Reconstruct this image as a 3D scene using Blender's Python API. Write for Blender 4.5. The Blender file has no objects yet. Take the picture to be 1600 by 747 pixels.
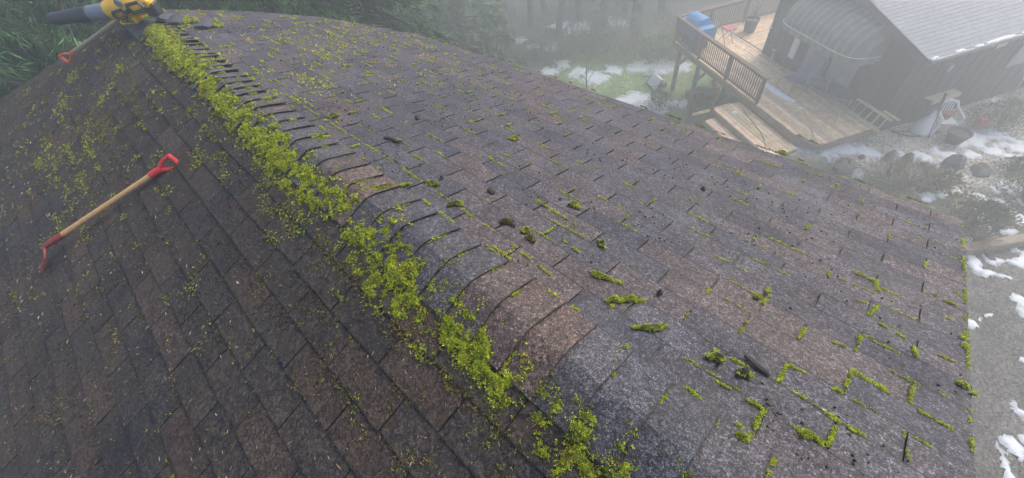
import bpy, math, random
import numpy as np
from mathutils import Vector, Matrix
rng = np.random.default_rng(7); random.seed(7)
SC = bpy.context.scene; COL = SC.collection
# ---------------------------------------------------------------- camera
F_PX, PHI = 634.0, math.radians(20)
RZ = 7.7                                   # ridge height above the yard
CAM = np.array([-0.372, 0.0, RZ + 1.2])
R = np.array([[0.68640146, -0.61283646, 0.39151566],
              [-0.71700857, -0.48039574, 0.5050927],
              [-0.12145677, -0.62741645, -0.76915333]])   # columns: image right, image down, view axis
cam = bpy.data.cameras.new('camera'); cam.sensor_width = 36; cam.lens = 36 * F_PX / 1600
cam.clip_start = .05; cam.clip_end = 600
co = bpy.data.objects.new('camera', cam); COL.objects.link(co); SC.camera = co
M = Matrix(((R[0, 0], -R[0, 1], -R[0, 2], CAM[0]), (R[1, 0], -R[1, 1], -R[1, 2], CAM[1]), (R[2, 0], -R[2, 1], -R[2, 2], CAM[2]), (0, 0, 0, 1)))
co.matrix_world = M
# ---------------------------------------------------------------- sky, sun, exposure
SUN_EL, SUN_AZ = math.radians(46), math.radians(-14)       # azimuth measured from +X towards +Y
world = bpy.data.worlds.new('World'); SC.world = world; world.use_nodes = True
wn = world.node_tree; bg = wn.nodes['Background']
sky = wn.nodes.new('ShaderNodeTexSky'); sky.sky_type = 'NISHITA'; sky.sun_disc = False
sky.sun_elevation = SUN_EL; sky.sun_rotation = math.pi / 2 - SUN_AZ; sky.air_density = 1.0; sky.dust_density = 4.0; sky.ozone_density = 1.0
wn.links.new(sky.outputs[0], bg.inputs[0]); bg.inputs[1].default_value = .15
sl = bpy.data.lights.new('sun', 'SUN'); sl.energy = 1.0; sl.angle = math.radians(35); sl.color = (1, .97, .93)
so = bpy.data.objects.new('sun', sl); COL.objects.link(so)
sd = Vector((math.cos(SUN_EL) * math.cos(SUN_AZ), math.cos(SUN_EL) * math.sin(SUN_AZ), math.sin(SUN_EL)))
so.rotation_euler = sd.to_track_quat('Z', 'Y').to_euler(); so.location = (10, 0, 30)
vs = SC.view_settings; vs.view_transform = 'Standard'; vs.look = 'None'; vs.gamma = 1; vs.exposure = 1.02
SC.cycles.volume_bounces = 2; SC.cycles.max_bounces = 6; SC.cycles.diffuse_bounces = 3
HAZE_DENSITY = .0245
# ---------------------------------------------------------------- pixels -> directions
def ray(p): return R @ np.array([p[0] - 800, p[1] - 373.5, F_PX])
def proj(w):
    c = (np.asarray(w) - CAM) @ R
    return np.stack([800 + F_PX * c[..., 0] / c[..., 2], 373.5 + F_PX * c[..., 1] / c[..., 2]], -1)
def on_z(px, py, z):
    v = ray((px, py)); return CAM + v * ((z - CAM[2]) / v[2])
CP, SP, TP = math.cos(PHI), math.sin(PHI), math.tan(PHI)
def on_roof(px, py, side, h=0.0):
    """where the sight line meets the roof slope raised by h: returns (s, y)"""
    v = ray((px, py)); n = np.array([side * SP, 0, CP]); o = np.array([0, 0, RZ]) + n * h
    w = CAM + v * (((o - CAM) @ n) / (v @ n))
    return abs(w[0] - side * SP * h) / CP, w[1]
def rp(side, s, y, h=0.0):
    """point on a roof slope: s down the slope, y along the ridge, h above it"""
    s = np.asarray(s, float); y = np.asarray(y, float); h = np.asarray(h, float)
    return np.stack(np.broadcast_arrays(side * (s * CP + h * SP), y, RZ - s * SP + h * CP), -1)
# ---------------------------------------------------------------- value noise
def _h(i, j, k=0):
    a = np.sin(i * 127.1 + j * 311.7 + k * 74.7) * 43758.5453
    return a - np.floor(a)
def vnoise(x, y, k=0):
    xi, yi = np.floor(x), np.floor(y); fx, fy = x - xi, y - yi
    fx = fx * fx * (3 - 2 * fx); fy = fy * fy * (3 - 2 * fy)
    return (_h(xi, yi, k) * (1 - fx) + _h(xi + 1, yi, k) * fx) * (1 - fy) + (_h(xi, yi + 1, k) * (1 - fx) + _h(xi + 1, yi + 1, k) * fx) * fy
def fbm(x, y, k=0, o=4):
    r, a, t = 0, .5, 0
    for i in range(o):
        r = r + a * vnoise(x * 2 ** i, y * 2 ** i, k + i * 7); t += a; a *= .55
    return r / t
def sstep(a, b, x):
    t = np.clip((x - a) / (b - a), 0, 1); return t * t * (3 - 2 * t)
# ---------------------------------------------------------------- materials
def base_mat(name):
    m = bpy.data.materials.new(name); m.use_nodes = True; nt = m.node_tree
    return m, nt, nt.nodes['Principled BSDF']
def nd(nt, t, **kw):
    n = nt.nodes.new(t)
    for k, v in kw.items():
        if k in n.inputs: n.inputs[k].default_value = v
        else: setattr(n, k, v)
    return n
def mixc(nt, mode, fac, a, b):
    n = nt.nodes.new('ShaderNodeMix'); n.data_type = 'RGBA'; n.blend_type = mode
    for sock, val in ((0, fac), (6, a), (7, b)):
        if hasattr(val, 'links') or hasattr(val, 'is_linked'): nt.links.new(val, n.inputs[sock])
        else: n.inputs[sock].default_value = val if sock == 0 else (*val, 1)
    return n.outputs[2]
def ramp(nt, src, stops):
    n = nt.nodes.new('ShaderNodeValToRGB'); nt.links.new(src, n.inputs[0])
    while len(n.color_ramp.elements) < len(stops): n.color_ramp.elements.new(.5)
    for e, (p, c) in zip(n.color_ramp.elements, stops):
        e.position = p; e.color = (c, c, c, 1) if not hasattr(c, '__len__') else (*c, 1)
    return n.outputs[0]
def noise(nt, scale, detail=4, rough=.55, vec=None):
    n = nd(nt, 'ShaderNodeTexNoise', Scale=scale, Detail=detail, Roughness=rough)
    if vec is None:
        vec = nt.nodes.new('ShaderNodeNewGeometry').outputs['Position']
    nt.links.new(vec, n.inputs['Vector']); return n.outputs[0]
def bump(nt, bsdf, h, dist, strength=.6, prev=None):
    b = nd(nt, 'ShaderNodeBump', Strength=strength, Distance=dist); nt.links.new(h, b.inputs['Height'])
    if prev is not None: nt.links.new(prev, b.inputs['Normal'])
    nt.links.new(b.outputs[0], bsdf.inputs['Normal']); return b.outputs[0]
def plain(name, col, rough=.6, var=.35, scale=12, bmp=.002, metal=0, spec=.5, attr=None, stretch=None):
    m, nt, b = base_mat(name)
    vec = None
    if stretch:
        mp = nd(nt, 'ShaderNodeMapping'); mp.inputs['Scale'].default_value = stretch
        tc = nt.nodes.new('ShaderNodeTexCoord'); nt.links.new(tc.outputs['Object'], mp.inputs[0]); vec = mp.outputs[0]
    n1 = noise(nt, scale, 5, .6, vec)
    c = tuple(col)
    if attr:
        a = nd(nt, 'ShaderNodeAttribute', attribute_name=attr); src = a.outputs[0]
    else: src = c
    f = ramp(nt, n1, [(.25, 1 - var), (.75, 1 + var * .6)])
    o = mixc(nt, 'MULTIPLY', 1.0, src, f)
    nt.links.new(o, b.inputs['Base Color'])
    r2 = ramp(nt, n1, [(.2, min(1, rough + .12)), (.8, max(.05, rough - .12))]); nt.links.new(r2, b.inputs['Roughness'])
    b.inputs['Metallic'].default_value = metal; b.inputs['Specular IOR Level'].default_value = spec
    if bmp: bump(nt, b, n1, bmp)
    return m
def shingle_mat(name, dirt):
    m, nt, b = base_mat(name)
    pos = nt.nodes.new('ShaderNodeNewGeometry').outputs['Position']
    a = nd(nt, 'ShaderNodeAttribute', attribute_name='tone').outputs[0]
    vo = nd(nt, 'ShaderNodeTexVoronoi', Scale=300.0); nt.links.new(pos, vo.inputs['Vector'])
    sep = nt.nodes.new('ShaderNodeSeparateColor'); nt.links.new(vo.outputs['Color'], sep.inputs[0])
    gran = ramp(nt, sep.outputs[0], [(0, .24), (.5, .72), (.82, 1.4), (1, 2.7)])
    vb = nd(nt, 'ShaderNodeTexVoronoi', Scale=95.0); nt.links.new(pos, vb.inputs['Vector'])
    sb = nt.nodes.new('ShaderNodeSeparateColor'); nt.links.new(vb.outputs['Color'], sb.inputs[0])
    gran2 = ramp(nt, sb.outputs[1], [(0, .5), (.6, 1), (1, 1.6)])
    c = mixc(nt, 'MULTIPLY', 1.0, a, gran); c = mixc(nt, 'MULTIPLY', 1.0, c, gran2)
    blot = ramp(nt, noise(nt, 6.5, 5, .6, pos), [(.3, .74), (.7, 1.22)])
    c = mixc(nt, 'MULTIPLY', 1.0, c, blot)
    stain = ramp(nt, noise(nt, 2.1, 6, .65, pos), [(.35, (.86, .87, .94)), (.65, (1.07, 1.0, .97))])
    c = mixc(nt, 'MULTIPLY', 1.0, c, stain)
    n3 = noise(nt, 26, 6, .7, pos)
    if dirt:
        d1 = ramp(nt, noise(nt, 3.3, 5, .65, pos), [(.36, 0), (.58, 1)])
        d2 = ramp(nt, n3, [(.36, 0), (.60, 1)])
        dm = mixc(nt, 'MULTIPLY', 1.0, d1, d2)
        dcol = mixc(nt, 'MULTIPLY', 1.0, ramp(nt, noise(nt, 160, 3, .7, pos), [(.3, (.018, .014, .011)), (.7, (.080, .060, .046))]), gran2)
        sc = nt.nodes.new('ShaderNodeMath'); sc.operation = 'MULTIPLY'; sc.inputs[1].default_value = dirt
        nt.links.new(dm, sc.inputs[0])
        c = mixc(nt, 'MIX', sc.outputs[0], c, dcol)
    nt.links.new(c, b.inputs['Base Color'])
    nt.links.new(ramp(nt, noise(nt, 3.0, 4, .6, pos), [(.3, .62), (.7, .88)]), b.inputs['Roughness'])
    b.inputs['Specular IOR Level'].default_value = .22 if dirt > .5 else .38
    p = bump(nt, b, vo.outputs['Distance'], .0012, .7)
    bump(nt, b, n3, .004 if dirt > .5 else .002, .5, p)
    return m
def foliage_mat(name, rough=.75, trans=.25):
    m, nt, b = base_mat(name)
    a = nd(nt, 'ShaderNodeAttribute', attribute_name='col').outputs[0]
    f = ramp(nt, noise(nt, 30, 3), [(.3, .75), (.7, 1.2)])
    c = mixc(nt, 'MULTIPLY', 1.0, a, f); nt.links.new(c, b.inputs['Base Color'])
    b.inputs['Roughness'].default_value = rough; b.inputs['Specular IOR Level'].default_value = .25
    t = nt.nodes.new('ShaderNodeBsdfTranslucent'); nt.links.new(c, t.inputs[0])
    mx = nt.nodes.new('ShaderNodeMixShader'); mx.inputs[0].default_value = trans
    nt.links.new(b.outputs[0], mx.inputs[1]); nt.links.new(t.outputs[0], mx.inputs[2])
    nt.links.new(mx.outputs[0], nt.nodes['Material Output'].inputs[0])
    return m
MT = {}
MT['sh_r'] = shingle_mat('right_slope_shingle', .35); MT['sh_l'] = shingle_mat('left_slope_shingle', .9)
MT['felt'] = plain('roof_felt', (.018, .018, .021), .55, .4, 9, .004)
MT['felt_blue'] = plain('bare_felt', (.05, .055, .068), .4, .4, 7, .004)
MT['moss'] = foliage_mat('moss', .85, .45); MT['litter'] = foliage_mat('litter', .85, 0)
MT['needle'] = foliage_mat('conifer_needles', .6, .25)
MT['leafy'] = foliage_mat('shrub_leaves', .7, .25)
MT['twig'] = foliage_mat('dry_twigs', .85, 0)
MT['bark'] = plain('bark', (.055, .045, .038), .9, .5, 8, .02)
MT['barkpale'] = plain('pale_bark', (.12, .11, .10), .9, .5, 8, .01)
MT['red'] = plain('red_paint', (.50, .018, .022), .32, .25, 30, .0006)
MT['redworn'] = plain('worn_red_steel', (.24, .022, .018), .4, .6, 26, .001)
MT['orange'] = plain('faded_orange_plastic', (.52, .10, .055), .5, .3, 25, .0008)
MT['wood_handle'] = plain('varnished_ash', (.50, .29, .115), .42, .38, 9, .0008, stretch=(14, 14, 1.2))
MT['wood_grey'] = plain('weathered_handle', (.27, .22, .165), .7, .4, 9, .001, stretch=(14, 14, 1.2))
MT['black_plastic'] = plain('black_plastic', (.022, .024, .028), .45, .3, 20, .0006)
MT['yellow_plastic'] = plain('yellow_plastic', (.72, .40, .008), .38, .15, 18, .0006)
MT['grey_plastic'] = plain('grey_plastic', (.13, .15, .18), .4, .3, 20, .0005)
MT['deck_wood'] = plain('deck_boards', (.36, .25, .16), .6, .42, 5, .003, attr='tone')
MT['rail_wood'] = plain('stained_rail', (.13, .062, .042), .6, .35, 8, .002)
MT['post_wood'] = plain('weathered_posts', (.15, .11, .085), .75, .4, 6, .003)
MT['rim_wood'] = plain('rim_joist', (.25, .185, .13), .7, .35, 5, .003)
MT['siding'] = plain('dark_brown_siding', (.036, .028, .025), .7, .25, 6, .003)
MT['far_shingle'] = plain('grey_shingle', (.20, .205, .225), .8, .3, 9, .004)
MT['trim'] = plain('brown_trim', (.05, .04, .036), .6, .3, 8, .002)
MT['gutter'] = plain('gutter', (.16, .15, .14), .45, .25, 8, .001)
MT['canvas'] = plain('faded_canvas', (.20, .21, .17), .8, .4, 4, .004, attr='tone')
MT['white'] = plain('white_plastic', (.74, .74, .73), .4, .12, 10, .0008)
MT['blue'] = plain('blue_tarp', (.045, .24, .52), .38, .3, 5, .006)
MT['navy'] = plain('navy_cover', (.025, .04, .075), .5, .3, 6, .004)
MT['pink'] = plain('red_vinyl', (.48, .06, .10), .5, .2, 12, .001)
MT['metal'] = plain('grey_metal', (.28, .28, .28), .35, .2, 14, .0005, metal=.8)
MT['dark'] = plain('dark_pot', (.03, .03, .034), .6, .3, 10, .002)
MT['terracotta'] = plain('terracotta', (.30, .09, .045), .8, .3, 14, .002)
MT['alu'] = plain('pale_ladder', (.50, .45, .27), .5, .25, 10, .001)
MT['plank'] = plain('pale_plank', (.48, .40, .25), .7, .3, 7, .002)
MT['hose'] = plain('yellow_hose', (.50, .38, .17), .5, .2, 10, .0005)
MT['stone'] = plain('boulder', (.13, .12, .11), .9, .45, 4, .03)
MT['glass'] = plain('window_glass', (.25, .27, .29), .08, .2, 3, 0)
MT['cloth'] = plain('grey_cloth', (.26, .27, .28), .8, .3, 8, .004)
MT['bluecloth'] = plain('blue_cushion', (.13, .14, .24), .8, .3, 8, .004)
MT['housewall'] = plain('grey_siding', (.22, .20, .18), .8, .25, 5, .003)
m, nt, b = base_mat('snow'); n1 = noise(nt, 7, 6, .6); nt.links.new(ramp(nt, n1, [(.3, (.66, .70, .76)), (.7, (.86, .88, .90))]), b.inputs['Base Color'])
b.inputs['Roughness'].default_value = .6; bump(nt, b, n1, .03); MT['snow'] = m
MT['snow_melt'] = plain('melting_snow', (1, 1, 1), .55, .16, 9, .02, attr='col')
m, nt, b = base_mat('ground'); a = nd(nt, 'ShaderNodeAttribute', attribute_name='col').outputs[0]
n1 = noise(nt, 1.7, 7, .65); n2 = noise(nt, 22, 4, .7)
c = mixc(nt, 'MULTIPLY', 1.0, a, ramp(nt, n1, [(.3, .62), (.7, 1.3)])); c = mixc(nt, 'MULTIPLY', 1.0, c, ramp(nt, n2, [(.3, .55), (.7, 1.4)]))
vg = nd(nt, 'ShaderNodeTexVoronoi', Scale=28.0); nt.links.new(nt.nodes.new('ShaderNodeNewGeometry').outputs['Position'], vg.inputs['Vector']); sg = nt.nodes.new('ShaderNodeSeparateColor'); nt.links.new(vg.outputs['Color'], sg.inputs[0])
c = mixc(nt, 'MULTIPLY', 1.0, c, ramp(nt, sg.outputs[0], [(0, .5), (.5, .95), (1, 1.6)]))
nt.links.new(c, b.inputs['Base Color']); b.inputs['Roughness'].default_value = .9; bump(nt, b, n2, .03, .7); MT['ground'] = m
# ---------------------------------------------------------------- objects
def tag(o, label=None, cat=None, group=None, kind=None):
    for k, v in (('label', label), ('category', cat), ('group', group), ('kind', kind)):
        if v: o[k] = v
    return o
def thing(name, loc, label, cat, group=None, rz=0):
    o = bpy.data.objects.new(name, None); COL.objects.link(o); o.location = tuple(float(v) for v in loc); o.rotation_euler = (0, 0, rz)
    o.empty_display_size = .1
    PINV[o.name] = Matrix.LocRotScale(Vector(o.location), o.rotation_euler, None).inverted()
    return tag(o, label, cat, group)
def link(name, me, parent=None, recentre=True):
    o = bpy.data.objects.new(name, me); COL.objects.link(o)
    if parent is not None:
        o.parent = parent; o.matrix_parent_inverse = PINV.get(parent.name) or Matrix()
    elif recentre and len(me.vertices):
        V = np.empty(len(me.vertices) * 3, np.float32); me.vertices.foreach_get('co', V); V = V.reshape(-1, 3)
        c = (V.min(0) + V.max(0)) / 2; c[2] = V[:, 2].min(); me.vertices.foreach_set('co', (V - c).ravel()); o.location = c.tolist()
    return o
PINV = {}
def mesh_np(name, V, Fq, mat, cols=None, attr='col', smooth=False):
    """V (n,3); Fq (m,k) array or list of tuples; cols (n,3) per vertex"""
    me = bpy.data.meshes.new(name); V = np.asarray(V, np.float32)
    if isinstance(Fq, np.ndarray):
        k = Fq.shape[1]; nf = len(Fq)
        me.vertices.add(len(V)); me.vertices.foreach_set('co', V.ravel())
        me.loops.add(nf * k); me.loops.foreach_set('vertex_index', Fq.astype(np.int32).ravel())
        me.polygons.add(nf); me.polygons.foreach_set('loop_start', np.arange(0, nf * k, k, dtype=np.int32))
        me.update(calc_edges=True)
    else:
        me.from_pydata(V.tolist(), [], Fq); me.update()
    if cols is not None:
        ca = me.color_attributes.new(attr, 'FLOAT_COLOR', 'POINT'); C = np.ones((len(V), 4), np.float32); C[:, :3] = cols
        ca.data.foreach_set('color', C.ravel())
    if mat: me.materials.append(mat)
    me.polygons.foreach_set('use_smooth', np.full(len(me.polygons), bool(smooth)))
    return me
class MB:
    def __init__(s): s.v = []; s.f = []; s.c = []; s.col = (1, 1, 1)
    def add(s, vs_, fs): 
        n = len(s.v); s.v += [tuple(float(q) for q in p) for p in vs_]; s.f += [tuple(i + n for i in f) for f in fs]; s.c += [s.col] * len(vs_); return s
    def box(s, c, ax, ay, az, bev=0):
        """centre + three half-axis vectors; slightly chamfered"""
        c, ax, ay, az = map(lambda q: np.asarray(q, float), (c, ax, ay, az))
        if bev <= 0:
            vs_ = [c + i * ax + j * ay + k * az for i in (-1, 1) for j in (-1, 1) for k in (-1, 1)]
            return s.add(vs_, [(0, 1, 3, 2), (4, 6, 7, 5), (0, 4, 5, 1), (2, 3, 7, 6), (0, 2, 6, 4), (1, 5, 7, 3)])
        la, lb, lc = (np.linalg.norm(q) for q in (ax, ay, az)); bev = min(bev, .45 * la, .45 * lb, .45 * lc)
        ua, ub, uc = 1 - bev / la, 1 - bev / lb, 1 - bev / lc
        vs_ = []; idx = {}
        for i in (-1, 1):
            for j in (-1, 1):
                for k in (-1, 1):
                    for t, (p, q, r_) in enumerate(((1, ub, uc), (ua, 1, uc), (ua, ub, 1))):
                        idx[i, j, k, t] = len(vs_); vs_.append(c + i * p * ax + j * q * ay + k * r_ * az)
        fs = []; I = lambda i, j, k, t: idx[i, j, k, t]
        for i in (-1, 1):
            for t in range(3):
                seq = [(-1, -1), (1, -1), (1, 1), (-1, 1)]
                mk = lambda a, b_: {0: (i, a, b_), 1: (a, i, b_), 2: (a, b_, i)}[t]
                fs.append(tuple(I(*mk(a, b_), t) for a, b_ in seq))
        for i in (-1, 1):
            for j in (-1, 1):
                fs.append((I(i, j, -1, 0), I(i, j, 1, 0), I(i, j, 1, 1), I(i, j, -1, 1)))
                fs.append((I(i, -1, j, 0), I(i, 1, j, 0), I(i, 1, j, 2), I(i, -1, j, 2)))
                fs.append((I(-1, i, j, 1), I(1, i, j, 1), I(1, i, j, 2), I(-1, i, j, 2)))
                for k in (-1, 1): fs.append((I(i, j, k, 0), I(i, j, k, 1), I(i, j, k, 2)))
        return s.add(vs_, fs)
    def beam(s, p0, p1, w, h, up=(0, 0, 1), bev=.006):
        p0, p1 = np.asarray(p0, float), np.asarray(p1, float); d = p1 - p0; L = np.linalg.norm(d); d /= L
        up = np.asarray(up, float); sd_ = np.cross(d, up)
        if np.linalg.norm(sd_) < 1e-4: sd_ = np.cross(d, (1, 0, 0))
        sd_ /= np.linalg.norm(sd_); u2 = np.cross(sd_, d)
        return s.box((p0 + p1) / 2, d * L / 2, sd_ * w / 2, u2 * h / 2, bev)
    def tube(s, pts, rad, n=8, cap=True):
        pts = [np.asarray(p, float) for p in pts]
        if not hasattr(rad, '__len__'): rad = [rad] * len(pts)
        vs_ = []; fs = []; prev = None
        for i, p in enumerate(pts):
            d = pts[min(i + 1, len(pts) - 1)] - pts[max(i - 1, 0)]; d = d / (np.linalg.norm(d) + 1e-9)
            if prev is None:
                a = np.cross(d, (0, 0, 1)); a = np.cross(d, (1, 0, 0)) if np.linalg.norm(a) < .2 else a
            else: a = prev - d * (prev @ d)
            a = a / np.linalg.norm(a); prev = a; b_ = np.cross(d, a)
            for k in range(n):
                t = 2 * math.pi * k / n; vs_.append(p + rad[i] * (a * math.cos(t) + b_ * math.sin(t)))
        for i in range(len(pts) - 1):
            for k in range(n):
                k2 = (k + 1) % n; fs.append((i * n + k, i * n + k2, (i + 1) * n + k2, (i + 1) * n + k))
        if cap: fs += [tuple(range(n - 1, -1, -1)), tuple((len(pts) - 1) * n + k for k in range(n))]
        return s.add(vs_, fs)
    def lathe(s, c, prof, n=14, axis=(0, 0, 1), close=True):
        c = np.asarray(c, float); ax = np.asarray(axis, float); ax /= np.linalg.norm(ax)
        a = np.cross(ax, (1, 0, 0)); a = np.cross(ax, (0, 1, 0)) if np.linalg.norm(a) < .2 else a
        a /= np.linalg.norm(a); b_ = np.cross(ax, a); vs_ = []; fs = []
        for r_, z in prof:
            for k in range(n):
                t = 2 * math.pi * k / n; vs_.append(c + ax * z + r_ * (a * math.cos(t) + b_ * math.sin(t)))
        for i in range(len(prof) - 1):
            for k in range(n):
                k2 = (k + 1) % n; fs.append((i * n + k, i * n + k2, (i + 1) * n + k2, (i + 1) * n + k))
        if close: fs += [tuple(range(n - 1, -1, -1)), tuple((len(prof) - 1) * n + k for k in range(n))]
        return s.add(vs_, fs)
    def build(s, name, mat, parent=None, smooth=False, attr=None):
        me = mesh_np(name, np.array(s.v), s.f, mat, np.array(s.c) if attr else None, attr or 'col')
        if smooth:
            me.polygons.foreach_set('use_smooth', np.ones(len(me.polygons), bool))
            try: me.set_sharp_from_angle(angle=math.radians(40))
            except Exception: pass
        return link(name, me, parent)
def blades(P, D, L, W, cols, tip=.0, bend=None):
    """diamond leaves: P base (n,3), D unit dir, L, W -> V, F, C"""
    n = len(P); rnd = rng.normal(size=(n, 3)); S = np.cross(D, rnd); S /= np.linalg.norm(S, axis=1)[:, None] + 1e-9
    L = np.broadcast_to(L, n)[:, None]; W = np.broadcast_to(W, n)[:, None]
    mid = P + D * L * .45; T = P + D * L
    if bend is not None: T = T + bend
    V = np.stack([P, mid + S * W * .5, T, mid - S * W * .5], 1).reshape(-1, 3)
    F = np.arange(4 * n).reshape(-1, 4)
    C = np.repeat(cols, 4, 0)
    return V, F, C
def join(parts):
    V, F, C, o = [], [], [], 0
    for v, f, c in parts:
        V.append(v); F.append(f + o); C.append(c); o += len(v)
    return np.concatenate(V), np.concatenate(F), np.concatenate(C)
def unit(v): return v / (np.linalg.norm(v, axis=-1, keepdims=True) + 1e-9)
# ================================================================ ground
def ground_z(x, y):
    x = np.asarray(x, float); y = np.asarray(y, float)
    z = -1.9 * sstep(1.8, 6.6, y + .15 * (x - 13))
    z = z - .7 * sstep(13, 30, y) + .9 * sstep(28, 60, np.hypot(x, y))
    z = z + .10 * (fbm(x * .35, y * .35, 3) - .5) * sstep(1, 6, np.abs(y - 1) + np.abs(x - 14) * .0) + .03 * (fbm(x * 1.6, y * 1.6, 5) - .5)
    return z
def on_ground(px, py):
    v = ray((px, py)); z = 0.0
    for _ in range(25):
        w = CAM + v * ((z - CAM[2]) / v[2]); z = .5 * z + .5 * float(ground_z(w[0], w[1]))
    return np.array([w[0], w[1], float(ground_z(w[0], w[1]))])
def gpt(px, py): return on_ground(px, py)
xs = np.concatenate([np.linspace(-120, 2, 36)[:-1], np.arange(2, 34, .2), np.linspace(34, 120, 36)])
ys = np.concatenate([np.linspace(-120, -12, 28)[:-1], np.arange(-12, 36, .2), np.linspace(36, 120, 30)])
X, Y = np.meshgrid(xs, ys, indexing='ij'); Z = ground_z(X, Y)
nx, ny = len(xs), len(ys); idx = np.arange(nx * ny).reshape(nx, ny)
Fg = np.stack([idx[:-1, :-1], idx[1:, :-1], idx[1:, 1:], idx[:-1, 1:]], -1).reshape(-1, 4)
n1 = fbm(X * .9, Y * .9, 11); n2 = fbm(X * .3, Y * .3, 19)
def lerp(a, b, t): return a * (1 - t[..., None]) + b * t[..., None]
A = lambda *c: np.array(c, float)
gc = lerp(np.broadcast_to(A(.085, .075, .055), X.shape + (3,)), A(.11, .10, .07), sstep(.4, .6, n1))          # forest floor and brush
lawn = sstep(13.6, 11.8, Y + (n1 - .5) * 3 - (X - 14) * .15) * sstep(2.3, 3.4, Y + (n1 - .5)) * sstep(22, 19, X)
gc = lerp(gc, lerp(np.broadcast_to(A(.16, .24, .075), X.shape + (3,)), A(.21, .27, .10), n2), lawn)
grav = sstep(3.2, 2.2, Y + (n1 - .5)) * sstep(11.9, 12.7, X + .25 * Y + (n1 - .5) * 1.2)
gc = lerp(gc, np.broadcast_to(A(.40, .36, .29), X.shape + (3,)), grav)
gard = sstep(3.2, 2.2, Y + (n1 - .5)) * (1 - sstep(11.9, 12.7, X + .25 * Y + (n1 - .5) * 1.2))
gc = lerp(gc, lerp(np.broadcast_to(A(.085, .08, .055), X.shape + (3,)), A(.12, .125, .07), sstep(.4, .6, n1)), gard)
drive = gard * sstep(.25, -.25, (X - 10.9) + (Y + 3.3) * 1.05)
gc = lerp(gc, lerp(np.broadcast_to(A(.095, .086, .074), X.shape + (3,)), A(.135, .122, .104), n2), drive)
go = link('ground', mesh_np('ground', np.stack([X, Y, Z], -1).reshape(-1, 3), Fg, MT['ground'], gc.reshape(-1, 3), smooth=True), recentre=False); go['kind'] = 'structure'
# snow: a sheet that rises out of the ground where snow lies
blobs = []
for px, py, r in [(905, 113, .7), (932, 121, .9), (962, 108, .6), (1000, 103, .8), (1035, 104, .8), (1065, 103, .7), (985, 154, .8), (1008, 160, .7), (1028, 171, .5), (1045, 161, .5), (1066, 162, .35), (1078, 155, .25), (878, 100, .6), (862, 112, .5),
                  (1232, 232, .55), (1262, 231, .6), (1292, 233, .7), (1320, 232, .7), (1350, 238, .5), (1228, 214, .35), (1394, 246, .25), (1412, 243, .3), (1445, 244, .45), (1475, 238, .5), (1500, 226, .5), (1530, 218, .6), (1560, 214, .5), (1555, 236, .5), (1590, 228, .6), (1520, 244, .4), (1590, 250, .4),
                  (1440, 304, .3), (1470, 306, .4), (1500, 303, .3), (1530, 312, .3), (1555, 320, .3), (1580, 331, .3), (1600, 343, .3), (1547, 300, .25), (1580, 300, .3), (1600, 296, .3), (1540, 340, .3), (1550, 355, .3), (1590, 362, .35), (1560, 372, .35), (1600, 318, .25), (1520, 376, .3),
                  (1520, 408, .35), (1550, 402, .3), (1585, 402, .4), (1545, 425, .25), (1570, 432, .2), (1598, 478, .35), (1600, 395, .4), (1522, 508, .22), (1540, 500, .15), (1600, 560, .2), (1590, 640, .3), (1575, 700, .35), (1560, 725, .3), (1600, 690, .3),
                  (830, 72, .6), (858, 74, .6), (812, 62, .5), (905, 45, 1.0), (870, 40, .8), (960, 36, .8)]:
    g = gpt(px, py); blobs.append((g[0], g[1], r))
sx = np.arange(4.5, 30, .06); sy = np.arange(-6.5, 24, .06); SX, SY = np.meshgrid(sx, sy, indexing='ij')
mk = np.full(SX.shape, -1.0)
wx = SX + (fbm(SX * 1.6, SY * 1.6, 31, 3) - .5) * .7; wy = SY * 1.0 + (fbm(SX * 1.6, SY * 1.6, 41, 3) - .5) * .7
for bx_, by_, r in blobs:
    r = r * (.8 if by_ > 2.5 else .6)
    sel = (np.abs(SX - bx_) < 2.2 * r + .8) & (np.abs(SY - by_) < 2.2 * r + .8)
    mk[sel] = np.maximum(mk[sel], 1 - np.hypot(wx[sel] - bx_, wy[sel] - by_) / r)
mk = mk + (fbm(SX * 7, SY * 7, 51) - .5) * 1.15 + (vnoise(SX * 13, SY * 13, 57) - .5) * .35
hz = np.clip(mk * .09, -.03, .028)
sz = ground_z(SX, SY) + hz
keep = (hz > -.025); fi = np.arange(SX.size).reshape(SX.shape)
fk = keep[:-1, :-1] & keep[1:, :-1] & keep[1:, 1:] & keep[:-1, 1:]
Fs = np.stack([fi[:-1, :-1], fi[1:, :-1], fi[1:, 1:], fi[:-1, 1:]], -1)[fk]
used = np.unique(Fs); remap = np.zeros(SX.size, int); remap[used] = np.arange(len(used))
so_ = link('snow', mesh_np('snow', np.stack([SX, SY, sz], -1).reshape(-1, 3)[used], remap[Fs], MT['snow_melt'], (np.array([.30, .32, .34]) + np.array([.30, .31, .32]) * sstep(0, .45, mk.reshape(-1)[used])[:, None]), smooth=True), recentre=False)
tag(so_, 'thin melting patches of white snow lying on lawn, gravel and garden', 'snow', kind='stuff')
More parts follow.
